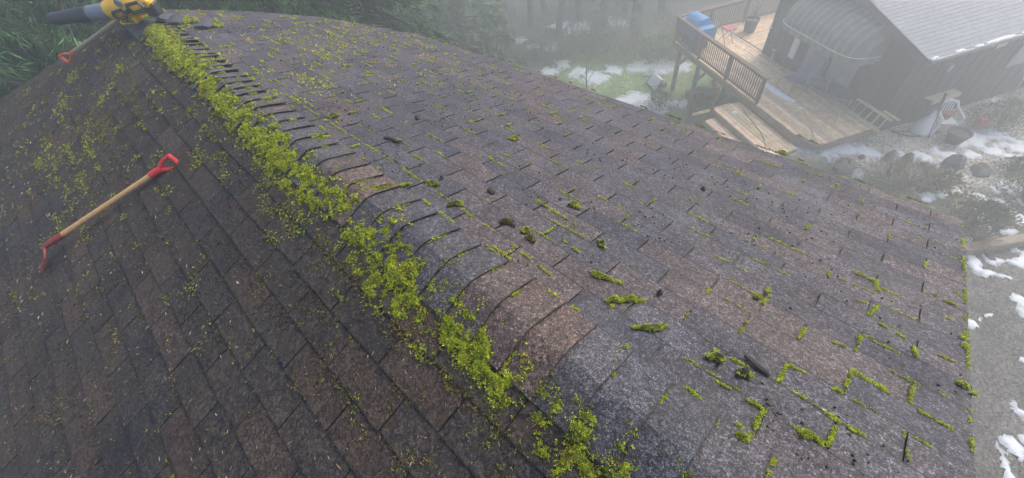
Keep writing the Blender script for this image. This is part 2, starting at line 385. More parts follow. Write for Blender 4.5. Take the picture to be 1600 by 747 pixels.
# ================================================================ the mossy roof
HB = thing('house', (0, 2.6, 0), 'house under the mossy asphalt shingle roof in the foreground', 'house')
YN = -.63
def warp(y): return np.interp(y, [-.63, .46, 1.5, 2.92, 4.24, 5.2, 5.8], [1, .985, .965, .93, .87, .81, .77])
def yfar(side, s):
    if side > 0: return np.interp(s, [0, 1.06, 1.7, 1.95, 2.2], [5.78, 5.6, 5.2, 4.8, 4.25]) if np.isscalar(s) or True else 0
    return 5.68 + .71 * np.asarray(s, float)
SMAX = 2.645
slope_ob = {}
for side in (1, -1):
    mb = MB(); ss = np.linspace(0, SMAX, 12)
    for i in range(11):
        q = []
        for s_ in (ss[i], ss[i + 1]):
            for y_ in (YN, 0):
                pass
        s0, s1 = ss[i], ss[i + 1]
        def P(s_, far, h):
            y_ = float(yfar(side, s_ * (.86 if side > 0 else 1))) if far else YN
            return rp(side, s_ * (warp(y_) if side > 0 else 1), y_, h)
        top = [P(s0, 0, 0), P(s0, 1, 0), P(s1, 1, 0), P(s1, 0, 0)]; bot = [P(s0, 0, -.06), P(s0, 1, -.06), P(s1, 1, -.06), P(s1, 0, -.06)]
        mb.add(top + bot, [(0, 1, 2, 3), (7, 6, 5, 4), (0, 3, 7, 4), (1, 5, 6, 2), (3, 2, 6, 7)])
    slope_ob[side] = mb.build('roof_slope', MT['felt'], HB)
tag(slope_ob[1], 'brighter roof slope of grey shingles with moss in the joints'); tag(slope_ob[-1], 'dark dirty roof slope littered with moss scraps')
TH = .0055
def tab_grid(w, e, nxg=5, nyg=4, lift=(0, 0), wob=.0015):
    st = .0085 if e > .135 else .0065
    """flat tab: local x across, local y down the slope (0 at the butt edge), z up"""
    gx = np.array([-w / 2, -w / 2 + .004, 0, w / 2 - .004, w / 2]); gy = np.array([-e - .035, -e * .6, -.009, 0.0])[-nyg:]
    GX, GY = np.meshgrid(gx, gy, indexing='ij'); t = 1 + GY / e
    GZ = .0055 + st * np.clip(t, -.3, 1) + rng.normal(0, .0004, GX.shape)
    cl = np.clip(t, 0, 1) ** 3; u = (GX / w + .5)
    GZ += cl * (lift[0] * (1 - u) ** 3 + lift[1] * u ** 3)
    jj = rng.normal(0, wob, nxg); GY[:, -1] += jj; GY[:, -2] += jj
    GX[0] += rng.normal(0, wob * .5); GX[-1] += rng.normal(0, wob * .5)
    return GX, GY, GZ
def tab_faces(nxg=5, nyg=4):
    f = []; I = lambda i, j: i * nyg + j; B = nxg * nyg
    for i in range(nxg - 1):
        for j in range(nyg - 1): f.append((I(i, j), I(i + 1, j), I(i + 1, j + 1), I(i, j + 1)))
        f.append((I(i, nyg - 1), I(i + 1, nyg - 1), B + i + 1, B + i))
    k = B + nxg
    for side_i, (i, base) in enumerate(((0, k), (nxg - 1, k + nyg))):
        for j in range(nyg - 1):
            q = (I(i, j), I(i, j + 1), base + j + 1, base + j); f.append(q if side_i == 0 else q[::-1])
    return np.array(f)
TABF = tab_faces()
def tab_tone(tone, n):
    """tone darkened along the cut edges: bare asphalt, with course and slit shade painted in"""
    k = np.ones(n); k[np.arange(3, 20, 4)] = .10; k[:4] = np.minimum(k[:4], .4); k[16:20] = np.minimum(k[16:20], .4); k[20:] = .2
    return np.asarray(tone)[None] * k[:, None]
def tab_verts(GX, GY, GZ):
    top = np.stack([GX, GY, GZ], -1).reshape(-1, 3)
    front = np.stack([GX[:, -1], GY[:, -1], GZ[:, -1] - TH], -1)
    s0 = np.stack([GX[0], GY[0], GZ[0] - TH], -1); s1 = np.stack([GX[-1], GY[-1], GZ[-1] - TH], -1)
    return np.concatenate([top, front, s0, s1])
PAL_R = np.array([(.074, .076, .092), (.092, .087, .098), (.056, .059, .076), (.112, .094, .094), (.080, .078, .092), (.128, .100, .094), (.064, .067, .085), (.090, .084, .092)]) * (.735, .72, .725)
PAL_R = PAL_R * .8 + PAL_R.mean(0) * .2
PAL_L = np.array([(.088, .066, .056), (.050, .048, .050), (.054, .050, .050), (.046, .046, .050), (.060, .050, .045), (.052, .049, .048), (.078, .057, .049), (.048, .047, .051)]) * (.56, .535, .51)  # darker left palette: dirty tabs, plus that slope's shade put into the colour
tabs = []
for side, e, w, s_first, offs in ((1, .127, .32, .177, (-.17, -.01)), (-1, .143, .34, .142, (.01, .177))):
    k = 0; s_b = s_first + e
    while s_b <= SMAX + .02:
        sb = s_b
        yy0 = offs[k % 2] - w * 12
        while yy0 < 8.2:
            ya, yb = yy0 + rng.uniform(.0015, .004), yy0 + w - rng.uniform(.0015, .004)
            yc = (ya + yb) / 2
            wf = float(warp(np.clip(yc, YN, 5.8))) if side > 0 else 1.0
            yf0, yf1 = float(yfar(side, (sb - e) * wf)) + .015, float(yfar(side, sb * wf)) + .015
            lim = min(yf0, yf1)
            clipped = ya < YN or yb > lim
            if yb > YN + .02 and ya < max(yf0, yf1) - .02:
                tabs.append(dict(side=side, e=e, w=w, s=sb, ya=max(ya, YN - .012), yb=yb, yf=(yf0, yf1), clip=clipped, wf=wf))
            yy0 += w
        s_b += e; k += 1
# rank by size in the picture
for t in tabs:
    yb = min(t['yb'], max(t['yf'])); P4 = np.array([rp(t['side'], s_ * t['wf'], y_) for s_, y_ in ((t['s'] - t['e'], t['ya']), (t['s'] - t['e'], yb), (t['s'], yb), (t['s'], t['ya']))])
    dep = (P4 - CAM) @ R[:, 2]
    if dep.min() < .2: t['area'] = -1; continue
    q = proj(P4); inside = ((q[:, 0] > 0) & (q[:, 0] < 1600) & (q[:, 1] > 0) & (q[:, 1] < 747)).sum() / 4
    x_, y_ = q[:, 0], q[:, 1]; t['area'] = inside * .5 * abs((x_ * np.roll(y_, -1) - y_ * np.roll(x_, -1)).sum())
tabs.sort(key=lambda t: -t['area'])
variants = {}
for side, e, w, pal in ((1, .127, .32, PAL_R), (-1, .143, .34, PAL_L)):
    variants[side] = []
    for v in range(42):
        lf = (0, 0) if rng.random() < .7 else tuple(rng.uniform(0, .0035, 2))
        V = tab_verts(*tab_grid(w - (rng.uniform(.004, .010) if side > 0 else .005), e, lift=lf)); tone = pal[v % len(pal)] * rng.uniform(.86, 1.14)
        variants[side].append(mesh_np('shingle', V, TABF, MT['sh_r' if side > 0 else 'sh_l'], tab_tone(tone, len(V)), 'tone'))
stuff = {1: [], -1: []}; n_ob = {1: 0, -1: 0}; n_tot = 0
for t in tabs:
    side = t['side']
    down = np.array([side * CP, 0, -SP]); nrm = np.array([side * SP, 0, CP]); xax = np.cross(down, nrm)
    if n_tot < 300 and not t['clip'] and t['area'] > 0:
        yc = (t['ya'] + t['yb']) / 2
        o = bpy.data.objects.new('shingle', variants[side][rng.integers(42)]); COL.objects.link(o)
        o.parent = slope_ob[side]
        ang = 0.0
        if side > 0: ang = math.atan(t['s'] * (float(warp(yc + .2)) - float(warp(yc - .2))) / .4)
        ax = xax * math.cos(ang) + (-down if xax[1] < 0 else down) * math.sin(ang) * 1.0
        ay = np.cross(nrm, ax)
        c = rp(side, t['s'] * t['wf'], yc, 0) + ay * rng.normal(0, .0015)
        ay = ay * t['wf']
        o.matrix_local = Matrix(((ax[0], ay[0], nrm[0], c[0]), (ax[1], ay[1], nrm[1], c[1]), (ax[2], ay[2], nrm[2], c[2]), (0, 0, 0, 1)))
        n_tot += 1
    else:
        GX, GY, GZ = tab_grid(t['w'], t['e'], lift=(0, 0) if rng.random() < .7 else tuple(rng.uniform(0, .0035, 2)))
        u = GX / t['w'] + .5; tt = np.clip(1 + GY / t['e'], 0, 1)
        ylim = t['yf'][0] * (1 - tt) + t['yf'][1] * tt
        YY = t['ya'] + (np.minimum(t['yb'], ylim) - t['ya']) * np.clip(u, 0, 1)
        wfv = warp(np.clip(YY, YN, 5.8)) if side > 0 else 1.0
        S_ = (t['s'] + GY) * wfv
        order = (lambda a: a[::-1]) if side > 0 else (lambda a: a)       # keep faces outward
        W = rp(side, S_, YY, GZ)
        W = W[::-1] if side > 0 else W
        top = W.reshape(-1, 3); fr = W[:, -1] - nrm * TH; a0 = W[0] - nrm * TH; a1 = W[-1] - nrm * TH
        pal = PAL_R if side > 0 else PAL_L
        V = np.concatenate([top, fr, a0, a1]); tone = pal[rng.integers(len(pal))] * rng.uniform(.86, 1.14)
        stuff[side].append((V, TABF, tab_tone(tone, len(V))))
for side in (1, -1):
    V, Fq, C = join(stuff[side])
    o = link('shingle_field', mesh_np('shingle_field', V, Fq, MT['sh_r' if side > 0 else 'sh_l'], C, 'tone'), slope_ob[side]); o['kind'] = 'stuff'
# ridge shingles: each bent over the ridge, butt edge towards -Y
def cap_mesh(yb, ex, lift, tone, hwr=.178, hwl=.165, skew=0.0, mat=None):
    p = np.array([-1, -.7, -.4, -.2, 0, .2, .4, .7, 1.0]); p = np.where(p < 0, p * hwl, p * hwr)
    q = np.array([0, .045, .35, .7, 1.0, 1.45])
    PP, Q = np.meshgrid(p, q, indexing='ij'); PP = PP + rng.normal(0, .0015, PP.shape)
    hgt = .011 + .008 * (1 - np.clip(Q, 0, 1.2)) + lift * np.clip(1 - Q, 0, 1) ** 2 * (.45 + .55 * (np.abs(PP) / .17) ** 1.5) + rng.normal(0, .0006, PP.shape)
    r0 = .024; z = -(np.sqrt(PP ** 2 + r0 ** 2) - r0 + (r0 - .007) * (np.abs(PP) / .17) ** 1.5) * SP + hgt
    x = PP * CP + np.sign(PP) * 0
    y = yb + Q * ex + skew * PP + rng.normal(0, .001, PP.shape)
    top = np.stack([x, y, RZ + z], -1); dn = np.array([0, 0, -.0055])
    a, b_ = PP.shape; V = [top.reshape(-1, 3), top[:, 0] + dn, top[0] + dn, top[-1] + dn]
    f = []; I = lambda i, j: i * b_ + j; B = a * b_
    for i in range(a - 1):
        for j in range(b_ - 1): f.append((I(i, j), I(i + 1, j), I(i + 1, j + 1), I(i, j + 1)))
        f.append((I(i + 1, 0), I(i, 0), B + i, B + i + 1))
    for j in range(b_ - 1):
        f.append((I(0, j), I(0, j + 1), B + a + j + 1, B + a + j)); f.append((I(a - 1, j + 1), I(a - 1, j), B + a + b_ + j, B + a + b_ + j + 1))
    V = np.concatenate(V)
    return mesh_np('ridge_shingle', V, np.array(f), mat or MT['sh_r'], np.asarray(tone)[None] * np.concatenate([np.where(np.arange(a * b_) % b_ == 0, .22, 1.0), np.full(len(V) - a * b_, .25)])[:, None], 'tone', smooth=False)  # butt row and rims darkened: shade between caps painted into the tone
CAPTONE = [(.078, .080, .095), (.145, .105, .088), (.085, .084, .096), (.10, .094, .10), (.125, .098, .088), (.072, .075, .088), (.155, .108, .088), (.09, .088, .098)]
CAPTONE = [tuple(.72 * q for q in c) for c in CAPTONE]
y_ = YN - .01; i = 0
caps_y = []
while y_ < 4.95:
    far = float(sstep(1.6, 3.2, y_)); ex = .138 + rng.normal(0, .003) - .012 * far
    lift = (.003 + .008 * far) * rng.uniform(.2, 1.7) + (.010 if rng.random() < .12 else 0)
    if y_ < 1.5: lift = rng.uniform(.001, .007)
    tone = np.array(CAPTONE[(i * 3 + 1) % 8]) * rng.uniform(.85, 1.15)
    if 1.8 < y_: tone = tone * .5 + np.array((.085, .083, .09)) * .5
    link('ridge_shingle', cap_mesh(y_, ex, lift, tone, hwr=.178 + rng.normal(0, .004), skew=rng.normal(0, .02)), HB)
    caps_y.append((y_, ex, lift)); y_ += ex; i += 1
# bare felt strip where the ridge shingles are gone
mb = MB(); pr = np.array([-.17, -.08, 0, .08, .17])
for j in range(6):
    pass
gy = np.linspace(4.9, 5.74, 8); V = np.array([[p_ * CP, g, RZ - (math.sqrt(p_ * p_ + .02 ** 2) - .02) * SP + .016 + rng.normal(0, .002)] for p_ in pr for g in gy])
Fq = np.array([(a * 8 + b_, (a + 1) * 8 + b_, (a + 1) * 8 + b_ + 1, a * 8 + b_ + 1) for a in range(4) for b_ in range(7)])
link('ridge_felt', mesh_np('ridge_felt', V, Fq, MT['felt_blue'], smooth=True), HB)
# boards under the roof edges and the walls below
for side in (1, -1):
    mb = MB(); mb.beam(rp(side, 0.02, YN + .02, -.14), rp(side, SMAX - .02, YN + .02, -.14), .03, .17, up=(side * SP, 0, CP)); mb.build('rake_board', MT['trim'], HB)
    mb = MB(); yA = YN + .04; yB = 2.6 if side > 0 else 7.2
    mb.beam(rp(side, (SMAX - .05) * (float(warp(yA)) if side > 0 else 1), yA, -.15), rp(side, (SMAX - .05) * (float(warp(yB)) if side > 0 else 1), yB, -.15), .03, .16); mb.build('fascia', MT['trim'], HB)
zt = RZ - 2.1 * SP - .08
mb = MB(); mb.add([(-1.95, YN + .35, -2.2), (1.75, YN + .35, -2.2), (1.75, 4.1, -2.2), (-1.95, 4.1, -2.2), (-1.95, YN + .35, zt), (1.75, YN + .35, zt), (1.75, 4.1, zt), (-1.95, 4.1, zt), (0, YN + .35, RZ - .12), (0, 4.1, RZ - .12)],
    [(0, 1, 5, 8, 4), (1, 2, 6, 5), (2, 3, 7, 9, 6), (3, 0, 4, 7)]); mb.build('wall', MT['housewall'], HB)
# ================================================================ moss, needles and crumbs on the roof
def tufts(P, Nrm, size, cols, leaves=6, up=.55):
    """star shaped moss tufts"""
    n = len(P); PP = np.repeat(P, leaves, 0); NN = np.repeat(Nrm, leaves, 0); S = np.repeat(size, leaves)
    D = unit(rng.normal(size=(n * leaves, 3))); D = unit(D - NN * (np.sum(D * NN, 1, keepdims=True)) + NN * rng.uniform(up * .3, up * 2.2, (n * leaves, 1)))
    L = S * rng.uniform(.6, 1.25, n * leaves); C = np.repeat(cols, leaves, 0) * rng.uniform(.7, 1.25, (n * leaves, 1))
    PP = PP + unit(rng.normal(size=PP.shape)) * (S * .25)[:, None]
    return blades(PP, D, L, L * .36, np.clip(C, 0, .9))
MOSSC = np.array([(.42, .52, .030), (.56, .64, .04), (.28, .42, .028), (.52, .53, .04), (.66, .72, .07), (.24, .22, .035)])
OLIVE = np.array([(.22, .20, .035), (.27, .22, .04), (.17, .18, .03), (.28, .19, .05)])
def pick(pal, n): return pal[rng.integers(len(pal), size=n)] * rng.uniform(.75, 1.2, (n, 1))
nrmS = {1: np.array([SP, 0, CP]), -1: np.array([-SP, 0, CP])}
def ridge_h(x):  # height over the cap near the ridge
    return RZ - (np.sqrt((x / CP) ** 2 + .05 ** 2) - .05) * SP + .02
parts = []
# the long cushion of moss along the ridge
def moss_field(x, y):
    cx = np.interp(y, [-.6, .06, .5, 1.2, 2.1, 2.7, 3.3, 3.9, 4.4, 4.85], [-.22, -.185, -.165, -.135, -.105, -.095, -.07, -.05, -.03, .0])
    wd = np.interp(y, [-.6, .3, 1.0, 2.0, 2.8, 3.4, 4.3, 4.9], [.075, .06, .05, .045, .045, .042, .044, .035])
    d = .5 + (fbm(x * 34, y * 30, 61, 3) - .5) * .95 + (fbm(x * 8, y * 5, 75) - .5) * .6
    thr = np.interp(y, [-.6, .3, .7, 1.6, 2.2, 5], [.70, .68, .64, .575, .50, .47])
    return d + .17 * np.exp(-((x - cx) / (wd * 1.2)) ** 2) - .17 * sstep(1.5, 4.0, np.abs(x - cx) / wd) - thr - .085
def ridge_top(x): return np.where(x < -.155, RZ + x / CP * SP + .011, RZ - (np.sqrt((x / CP) ** 2 + .024 ** 2) - .024 + .017 * (np.abs(x / CP) / .17) ** 1.5) * SP + .016)
gx_ = np.arange(-.36, .11, .0055); gy_ = np.arange(-.62, 4.98, .0065); GXm, GYm = np.meshgrid(gx_, gy_, indexing='ij')
fm = moss_field(GXm, GYm); fine = vnoise(GXm * 95, GYm * 95, 3) * .6 + vnoise(GXm * 200, GYm * 200, 9) * .4
hm = np.clip(fm * .06, -.01, .009) * np.interp(GYm, [0, 2, 4], [.7, 1, 1.5]) + np.where(fm > 0, (fine - .35) * .007, 0)
kp = fm > -.012; fi_ = np.arange(GXm.size).reshape(GXm.shape); fk_ = kp[:-1, :-1] & kp[1:, :-1] & kp[1:, 1:] & kp[:-1, 1:]
Fm = np.stack([fi_[:-1, :-1], fi_[1:, :-1], fi_[1:, 1:], fi_[:-1, 1:]], -1)[fk_]; us = np.unique(Fm); rm_ = np.zeros(GXm.size, int); rm_[us] = np.arange(len(us))
Vm = np.stack([GXm, GYm, ridge_top(GXm) + hm], -1).reshape(-1, 3)[us]
tm = np.clip(fbm(GXm * 14, GYm * 14, 87) * 1.6 - .35 + (fine - .5) * .8, 0, 1).reshape(-1)[us][:, None]; bm_ = sstep(.03, -.012, fm).reshape(-1)[us][:, None]
br_ = sstep(.56, .68, fbm(GXm * 17 + 9, GYm * 12 + 4, 97)).reshape(-1)[us][:, None] * .8
Cm = np.array([.10, .14, .018]) * (1 - tm) + np.array([.46, .53, .035]) * tm
Cm = Cm * (1 - br_) + (np.array([.12, .085, .03]) * (1 - tm) + np.array([.30, .24, .05]) * tm) * br_
Cm = Cm * (1 - bm_) + np.array([.05, .042, .022]) * bm_
parts.append((Vm, rm_[Fm], Cm))
n = 90000
yy = rng.uniform(-.62, 4.95, n); cx = np.interp(yy, [-.6, .06, .5, 1.2, 2.1, 2.7, 3.3, 3.9, 4.4, 4.85], [-.22, -.185, -.165, -.135, -.105, -.095, -.07, -.05, -.03, .0])
wd = np.interp(yy, [-.6, .3, 1.0, 2.0, 2.8, 3.4, 4.3, 4.9], [.13, .11, .09, .075, .06, .05, .05, .04])
xx = cx + rng.normal(0, 1, n) * wd
fld = moss_field(xx, yy)
core = np.exp(-((xx - cx) / (wd * 1.1)) ** 2)
thr = np.interp(yy, [-.6, .3, .7, 1.6, 2.2, 5], [.55, .535, .48, .44, .41, .40])
ok = fld > rng.normal(np.interp(yy, [0, 1, 2.5], [-.095, -.085, -.045]), .05, n)
xx, yy, fld, core = xx[ok], yy[ok], fld[ok], core[ok]; thick = np.clip(fld * .06, 0, .009) * np.interp(yy, [0, 2, 4], [.7, 1, 1.5])
zz = ridge_top(xx) + thick + rng.uniform(-.002, .004, len(xx))
P = np.stack([xx, yy, zz], -1)
sz_ = rng.uniform(.003, .0085, len(xx)) * np.interp(yy, [0, 2, 5], [1, 1.15, 1.9])
cc = pick(MOSSC, len(xx)); br = rng.random(len(xx)) < np.interp(core, [.1, .7], [.45, .12]); cc[br] = pick(OLIVE, br.sum())
parts.append(tufts(P, np.broadcast_to(unit(np.array([-.2, 0, 1.])), P.shape), sz_, cc, 6))
RIDGE_MOSS_N = len(P)
# scraps on the dark slope
def scatter_left(n, f, size, pal, leaves, drift=.0, lo=.12, hi=2.6):
    s_ = lo + (hi - lo) * rng.random(n) ** 1.15; y_ = YN + rng.random(n) * (5.6 + .71 * s_ - YN)
    dd_ = np.abs((s_ - .142 + .0715) % .143 - .0715); k = f(s_, y_) * (.35 + 1.5 * np.exp(-(dd_ / .016) ** 2)) > rng.random(n); s_, y_ = s_[k], y_[k]
    P = rp(-1, s_, y_, .010 + .004 * rng.random(len(s_))); sz = rng.uniform(.6, 1.4, len(P)) * size * np.interp(y_, [0, 2, 6], [1, 1.2, 2.0])
    return tufts(P, np.broadcast_to(nrmS[-1], P.shape), sz, pick(pal, len(P)), leaves)
clump = lambda s_, y_: 2.2 * sstep(.44, .60, fbm(s_ * 1.9 + 2, y_ * 1.4 + 5, 191)) * sstep(.575, .62, fbm(s_ * 12, y_ * 9, 81) * .6 + fbm(s_ * 2.3, y_ * 1.7, 91) * .4)
nearridge = lambda s_: np.interp(s_, [.1, .35, .9, 1.6, 2.6], [1, .75, .42, .22, .12])
parts.append(scatter_left(120000, lambda s_, y_: clump(s_, y_) * nearridge(s_) * .95, .0056, MOSSC * .8, 5))
parts.append(scatter_left(140000, lambda s_, y_: clump(s_ + 3.3, y_ + 1.7) * nearridge(s_ * .7) * .85, .0062, OLIVE, 5))
parts.append(scatter_left(90000, lambda s_, y_: clump(s_ * 1.6 + 7.3, y_ * 1.3 + 4.7) * np.interp(s_, [.1, .8, 2.6], [.2, .5, .8]), .0055, np.array([(.13, .14, .07), (.17, .17, .09), (.10, .11, .055)]), 4))
# moss in the joints of the brighter slope
def seam(p0, p1, n, size, side=1, thick=.006, pal=MOSSC, jag=.004):
    """p0, p1 = (s, y)"""
    t = rng.random(int(n * 1.7)); ph = rng.random() * 99; Ls_ = math.hypot(p0[0] - p1[0], p0[1] - p1[1]); nz_ = vnoise(t * Ls_ * 42 + ph, np.full(len(t), ph), 5); t = t[nz_ > .34]; wv_ = .35 + 1.5 * np.clip(nz_[nz_ > .34] - .34, 0, 1); n = len(t)
    if n == 0: return
    jag = jag * wv_; s_ = p0[0] + (p1[0] - p0[0]) * t + rng.normal(0, jag, n); y_ = p0[1] + (p1[1] - p0[1]) * t + rng.normal(0, jag, n)
    P = rp(side, s_, y_, .010 + rng.random(n) * thick * wv_)
    parts.append(tufts(P, np.broadcast_to(nrmS[side], P.shape), rng.uniform(.7, 1.3, n) * size, pick(pal, n), 5))
# joints picked out from the photograph: pixel start, pixel end, weight
for (x0, y0, x1, y1, wgt) in [
    (506, 187, 540, 208, 1), (545, 210, 594, 240, 1), (600, 244, 655, 281, 1), (655, 281, 700, 312, 1), (770, 385, 803, 410, .8), (720, 326, 770, 360, 1), (800, 384, 860, 430, 1.2),
    (764, 247, 786, 241, 1.3), (764, 247, 788, 261, 1.1), (786, 241, 806, 249, 1), (773, 400, 815, 382, .5), (560, 195, 580, 206, .8), (618, 215, 640, 229, .8), (560, 300, 612, 290, 2.2),
    (835, 312, 900, 352, 1.8), (838, 340, 870, 325, 1.0), (862, 345, 915, 372, 1), (875, 372, 905, 395, 1.2), (960, 320, 975, 328, 1), (1078, 311, 1092, 319, 1.3), (1100, 460, 1118, 447, 1.5),
    (905, 320, 915, 328, .5), (922, 426, 975, 446, 2.6), (952, 480, 1008, 470, 2.2), (1115, 548, 1170, 575, 1.5), (1118, 596, 1192, 641, 2.0), (1192, 641, 1171, 684, 2.2), (1215, 598, 1230, 570, 1.5), (1230, 570, 1262, 585, 1), (1120, 590, 1070, 560, .9),
    (990, 655, 1040, 602, 1.2), (1015, 635, 1045, 600, 1.5), (1070, 715, 1122, 662, 1.4), (955, 560, 982, 542, 2.4), (1195, 745, 1211, 718, 2.2), (1235, 665, 1270, 692, 1.5), (1335, 426, 1368, 440, 1.8), (1368, 440, 1372, 456, 1.5), (1315, 436, 1402, 474, .7),
    (1355, 493, 1372, 478, 2.0), (1340, 470, 1355, 474, 1), (1372, 505, 1425, 535, 1.5), (1425, 535, 1430, 556, 2.2), (1345, 525, 1336, 548, 1.6), (1300, 535, 1335, 548, 1), (1345, 525, 1362, 527, 1.2), (1365, 534, 1420, 560, .9),
    (1330, 580, 1388, 615, 1.5), (1330, 580, 1318, 612, 1.2), (1300, 608, 1322, 617, 1.5), (1390, 580, 1436, 602, 1.0), (1425, 605, 1421, 630, 1.6), (1433, 642, 1485, 670, 1.2), (1290, 648, 1312, 660, 1.2), (1305, 668, 1292, 698, 2.4), (1322, 668, 1350, 682, 1.8), (1332, 625, 1366, 643, .9),
    (1445, 455, 1465, 462, 1.0), (1475, 470, 1495, 477, 1.6), (1462, 553, 1488, 565, 1.2), (1244, 533, 1258, 513, 1.4), (1190, 476, 1203, 461, 1.6), (1155, 520, 1167, 508, 1.5), (1410, 668, 1420, 720, .5), (1425, 683, 1452, 697, .8),
    (430, 125, 450, 137, .9), (436, 121, 460, 122, .6), (503, 122, 520, 132, 1), (497, 137, 527, 137, .7), (480, 125, 490, 130, 1), (466, 135, 490, 148, .7), (445, 148, 470, 160, .9), (455, 155, 500, 182, .8), (402, 113, 428, 131, 1.2), (510, 183, 535, 178, 1.8), (600, 345, 672, 325, .9), (533, 235, 562, 226, 1.4)]:
    a = on_roof(x0, y0, 1, .01); b_ = on_roof(x1, y1, 1, .01); Ls = math.hypot(a[0] - b_[0], a[1] - b_[1])
    seam(a, b_, int(16 + Ls * 800 * min(wgt, 1.6)), .0038 + .0008 * wgt, thick=.002 + .0035 * wgt, jag=.0014 + .0020 * min(wgt, 1.6))
for t in tabs:
    if t['side'] < 0: continue
    yc = (t['ya'] + t['yb']) / 2; s_, wf = t['s'], t['wf']
    dn_ = float(fbm(np.array(s_ * 1.6), np.array(yc * 1.1), 101)); pz = .16 + .9 * max(0, dn_ - .42)
    pz *= 1.75
    if yc > 2.3: pz *= 1.2
    big = np.interp(yc, [0, 2, 5.5], [1, 1.35, 2.2])
    if rng.random() < pz * .95:      # along the butt edge
        u0 = rng.random() * .6; u1 = min(1, u0 + rng.uniform(.15, .6)); ya = t['ya'] + (t['yb'] - t['ya']) * u0; yb = t['ya'] + (t['yb'] - t['ya']) * u1
        lim = float(yfar(1, s_ * wf)) - .03
        if ya < lim: seam((s_ * wf + .004, ya), (s_ * float(warp(min(yb, 5.7))) + .004, min(yb, lim)), int(14 + 120 * (u1 - u0) * rng.random()), .0062 * big, thick=.004, jag=.003)
    if rng.random() < pz * .55 and t['yb'] < float(yfar(1, s_ * wf)) - .05:       # in the slit
        v0 = rng.random() * .5; v1 = min(1, v0 + rng.uniform(.3, .7))
        seam(((s_ - t['e'] * (1 - v0)) * wf, t['yb'] + .003), ((s_ - t['e'] * (1 - v1)) * wf, t['yb'] + .003), int(10 + 40 * rng.random()), .0062 * big, thick=.005, jag=.003)
# yellow flecks on the far part of the brighter slope
n = 9000; s_ = rng.random(n) * 2.1; y_ = rng.uniform(2.6, 5.6, n)
kk = (sstep(.52, .64, fbm(s_ * 11, y_ * 3.5, 111) * .7 + fbm(s_ * 2, y_ * 1.2, 121) * .3) * np.interp(y_, [2.6, 3.3, 4.6, 5.6], [.25, 1, .8, .3]) * np.interp(s_, [0, .3, 1.0, 2.0], [.8, 1, .6, .25]) > rng.random(n)) & (y_ < yfar(1, s_) - .05)
P = rp(1, s_[kk], y_[kk], .011); parts.append(tufts(P, np.broadcast_to(nrmS[1], P.shape), rng.uniform(.009, .019, kk.sum()), pick(MOSSC[[1, 3, 4]] * (1.0, .92, 1.0), kk.sum()), 5))
# moss growing along the near rake edge and the eave
for _ in range(26):
    s0 = rng.uniform(.5, 2.5); l = rng.uniform(.01, .10); seam((s0, YN - .004), (s0 + l, YN - .004), int(8 + 200 * l), .006, thick=.005, jag=.003)
seam((1.16, YN), (1.24, YN + .01), 120, .008, thick=.014, jag=.007)
for _ in range(30):
    y0 = rng.uniform(-.5, 4.0); se = SMAX * float(warp(y0)); seam((se - .01, y0), (se - .01, y0 + rng.uniform(.02, .1)), 24, .008, thick=.008, jag=.006, pal=OLIVE)
# little cushions on the far lifted ridge shingles' joints
for yb, ex, lift in caps_y:
    if rng.random() < .55:
        u0 = rng.uniform(.05, .5); seam((.178 * u0, yb - .002), (.178 * min(1, u0 + rng.uniform(.2, .5)), yb - .002), int(rng.uniform(25, 130)), .0075 * np.interp(yb, [0, 5], [1, 1.6]), thick=.012, jag=.0035)
    if rng.random() < .45: seam((.18, yb + ex * rng.random() * .5), (.184, yb + ex * rng.uniform(.5, 1.1)), 40, .007 * np.interp(yb, [0, 5], [1, 1.6]), thick=.008)
V, Fq, C = join(parts)
mo = link('moss', mesh_np('moss', V, Fq, MT['moss'], C), recentre=False); tag(mo, 'bright yellow green moss along the ridge and in the shingle joints', 'moss', kind='stuff')
# needles and crumbs
def needles(side, n, f, L0, L1, pal, wr=.14):
    s_ = rng.random(n) * 2.62; y_ = YN + rng.random(n) * ((5.6 + .71 * s_ if side < 0 else 5.3) - YN); k = f(s_, y_) > rng.random(n)
    if side > 0: k &= (y_ < yfar(1, s_) - .05) & (s_ < 2.6 * warp(np.clip(y_, YN, 5.8)))
    s_, y_ = s_[k], y_[k]; P = rp(side, s_, y_, .0125 + rng.random(len(s_)) * .004)
    a = rng.normal(0, 1, (len(s_), 2)); D = unit(np.stack([side * CP * a[:, 0], a[:, 1], -SP * a[:, 0]], -1) + nrmS[side] * rng.uniform(0, .25, (len(s_), 1)))
    L = rng.uniform(L0, L1, len(s_)) * np.interp(y_, [0, 5], [1, 1.7]); return blades(P, D, L, L * wr, pick(pal, len(s_)))
TAN = np.array([(.24, .20, .13), (.17, .14, .10), (.30, .27, .20), (.20, .21, .13)]); BRN = np.array([(.035, .024, .018), (.05, .033, .023), (.07, .05, .035), (.022, .018, .015)])
lp = [needles(-1, 8000, lambda s_, y_: np.interp(s_, [.3, 1.1, 2.6], [.25, .55, .95]) * sstep(.38, .6, fbm(s_ * 5, y_ * 4, 131)), .008, .020, TAN, .22),
      needles(-1, 900, lambda s_, y_: .4 + 0 * s_, .015, .035, np.array([(.30, .14, .06), (.34, .22, .12)]), .07), needles(1, 260, lambda s_, y_: .5 + 0 * s_, .012, .03, TAN, .08)]
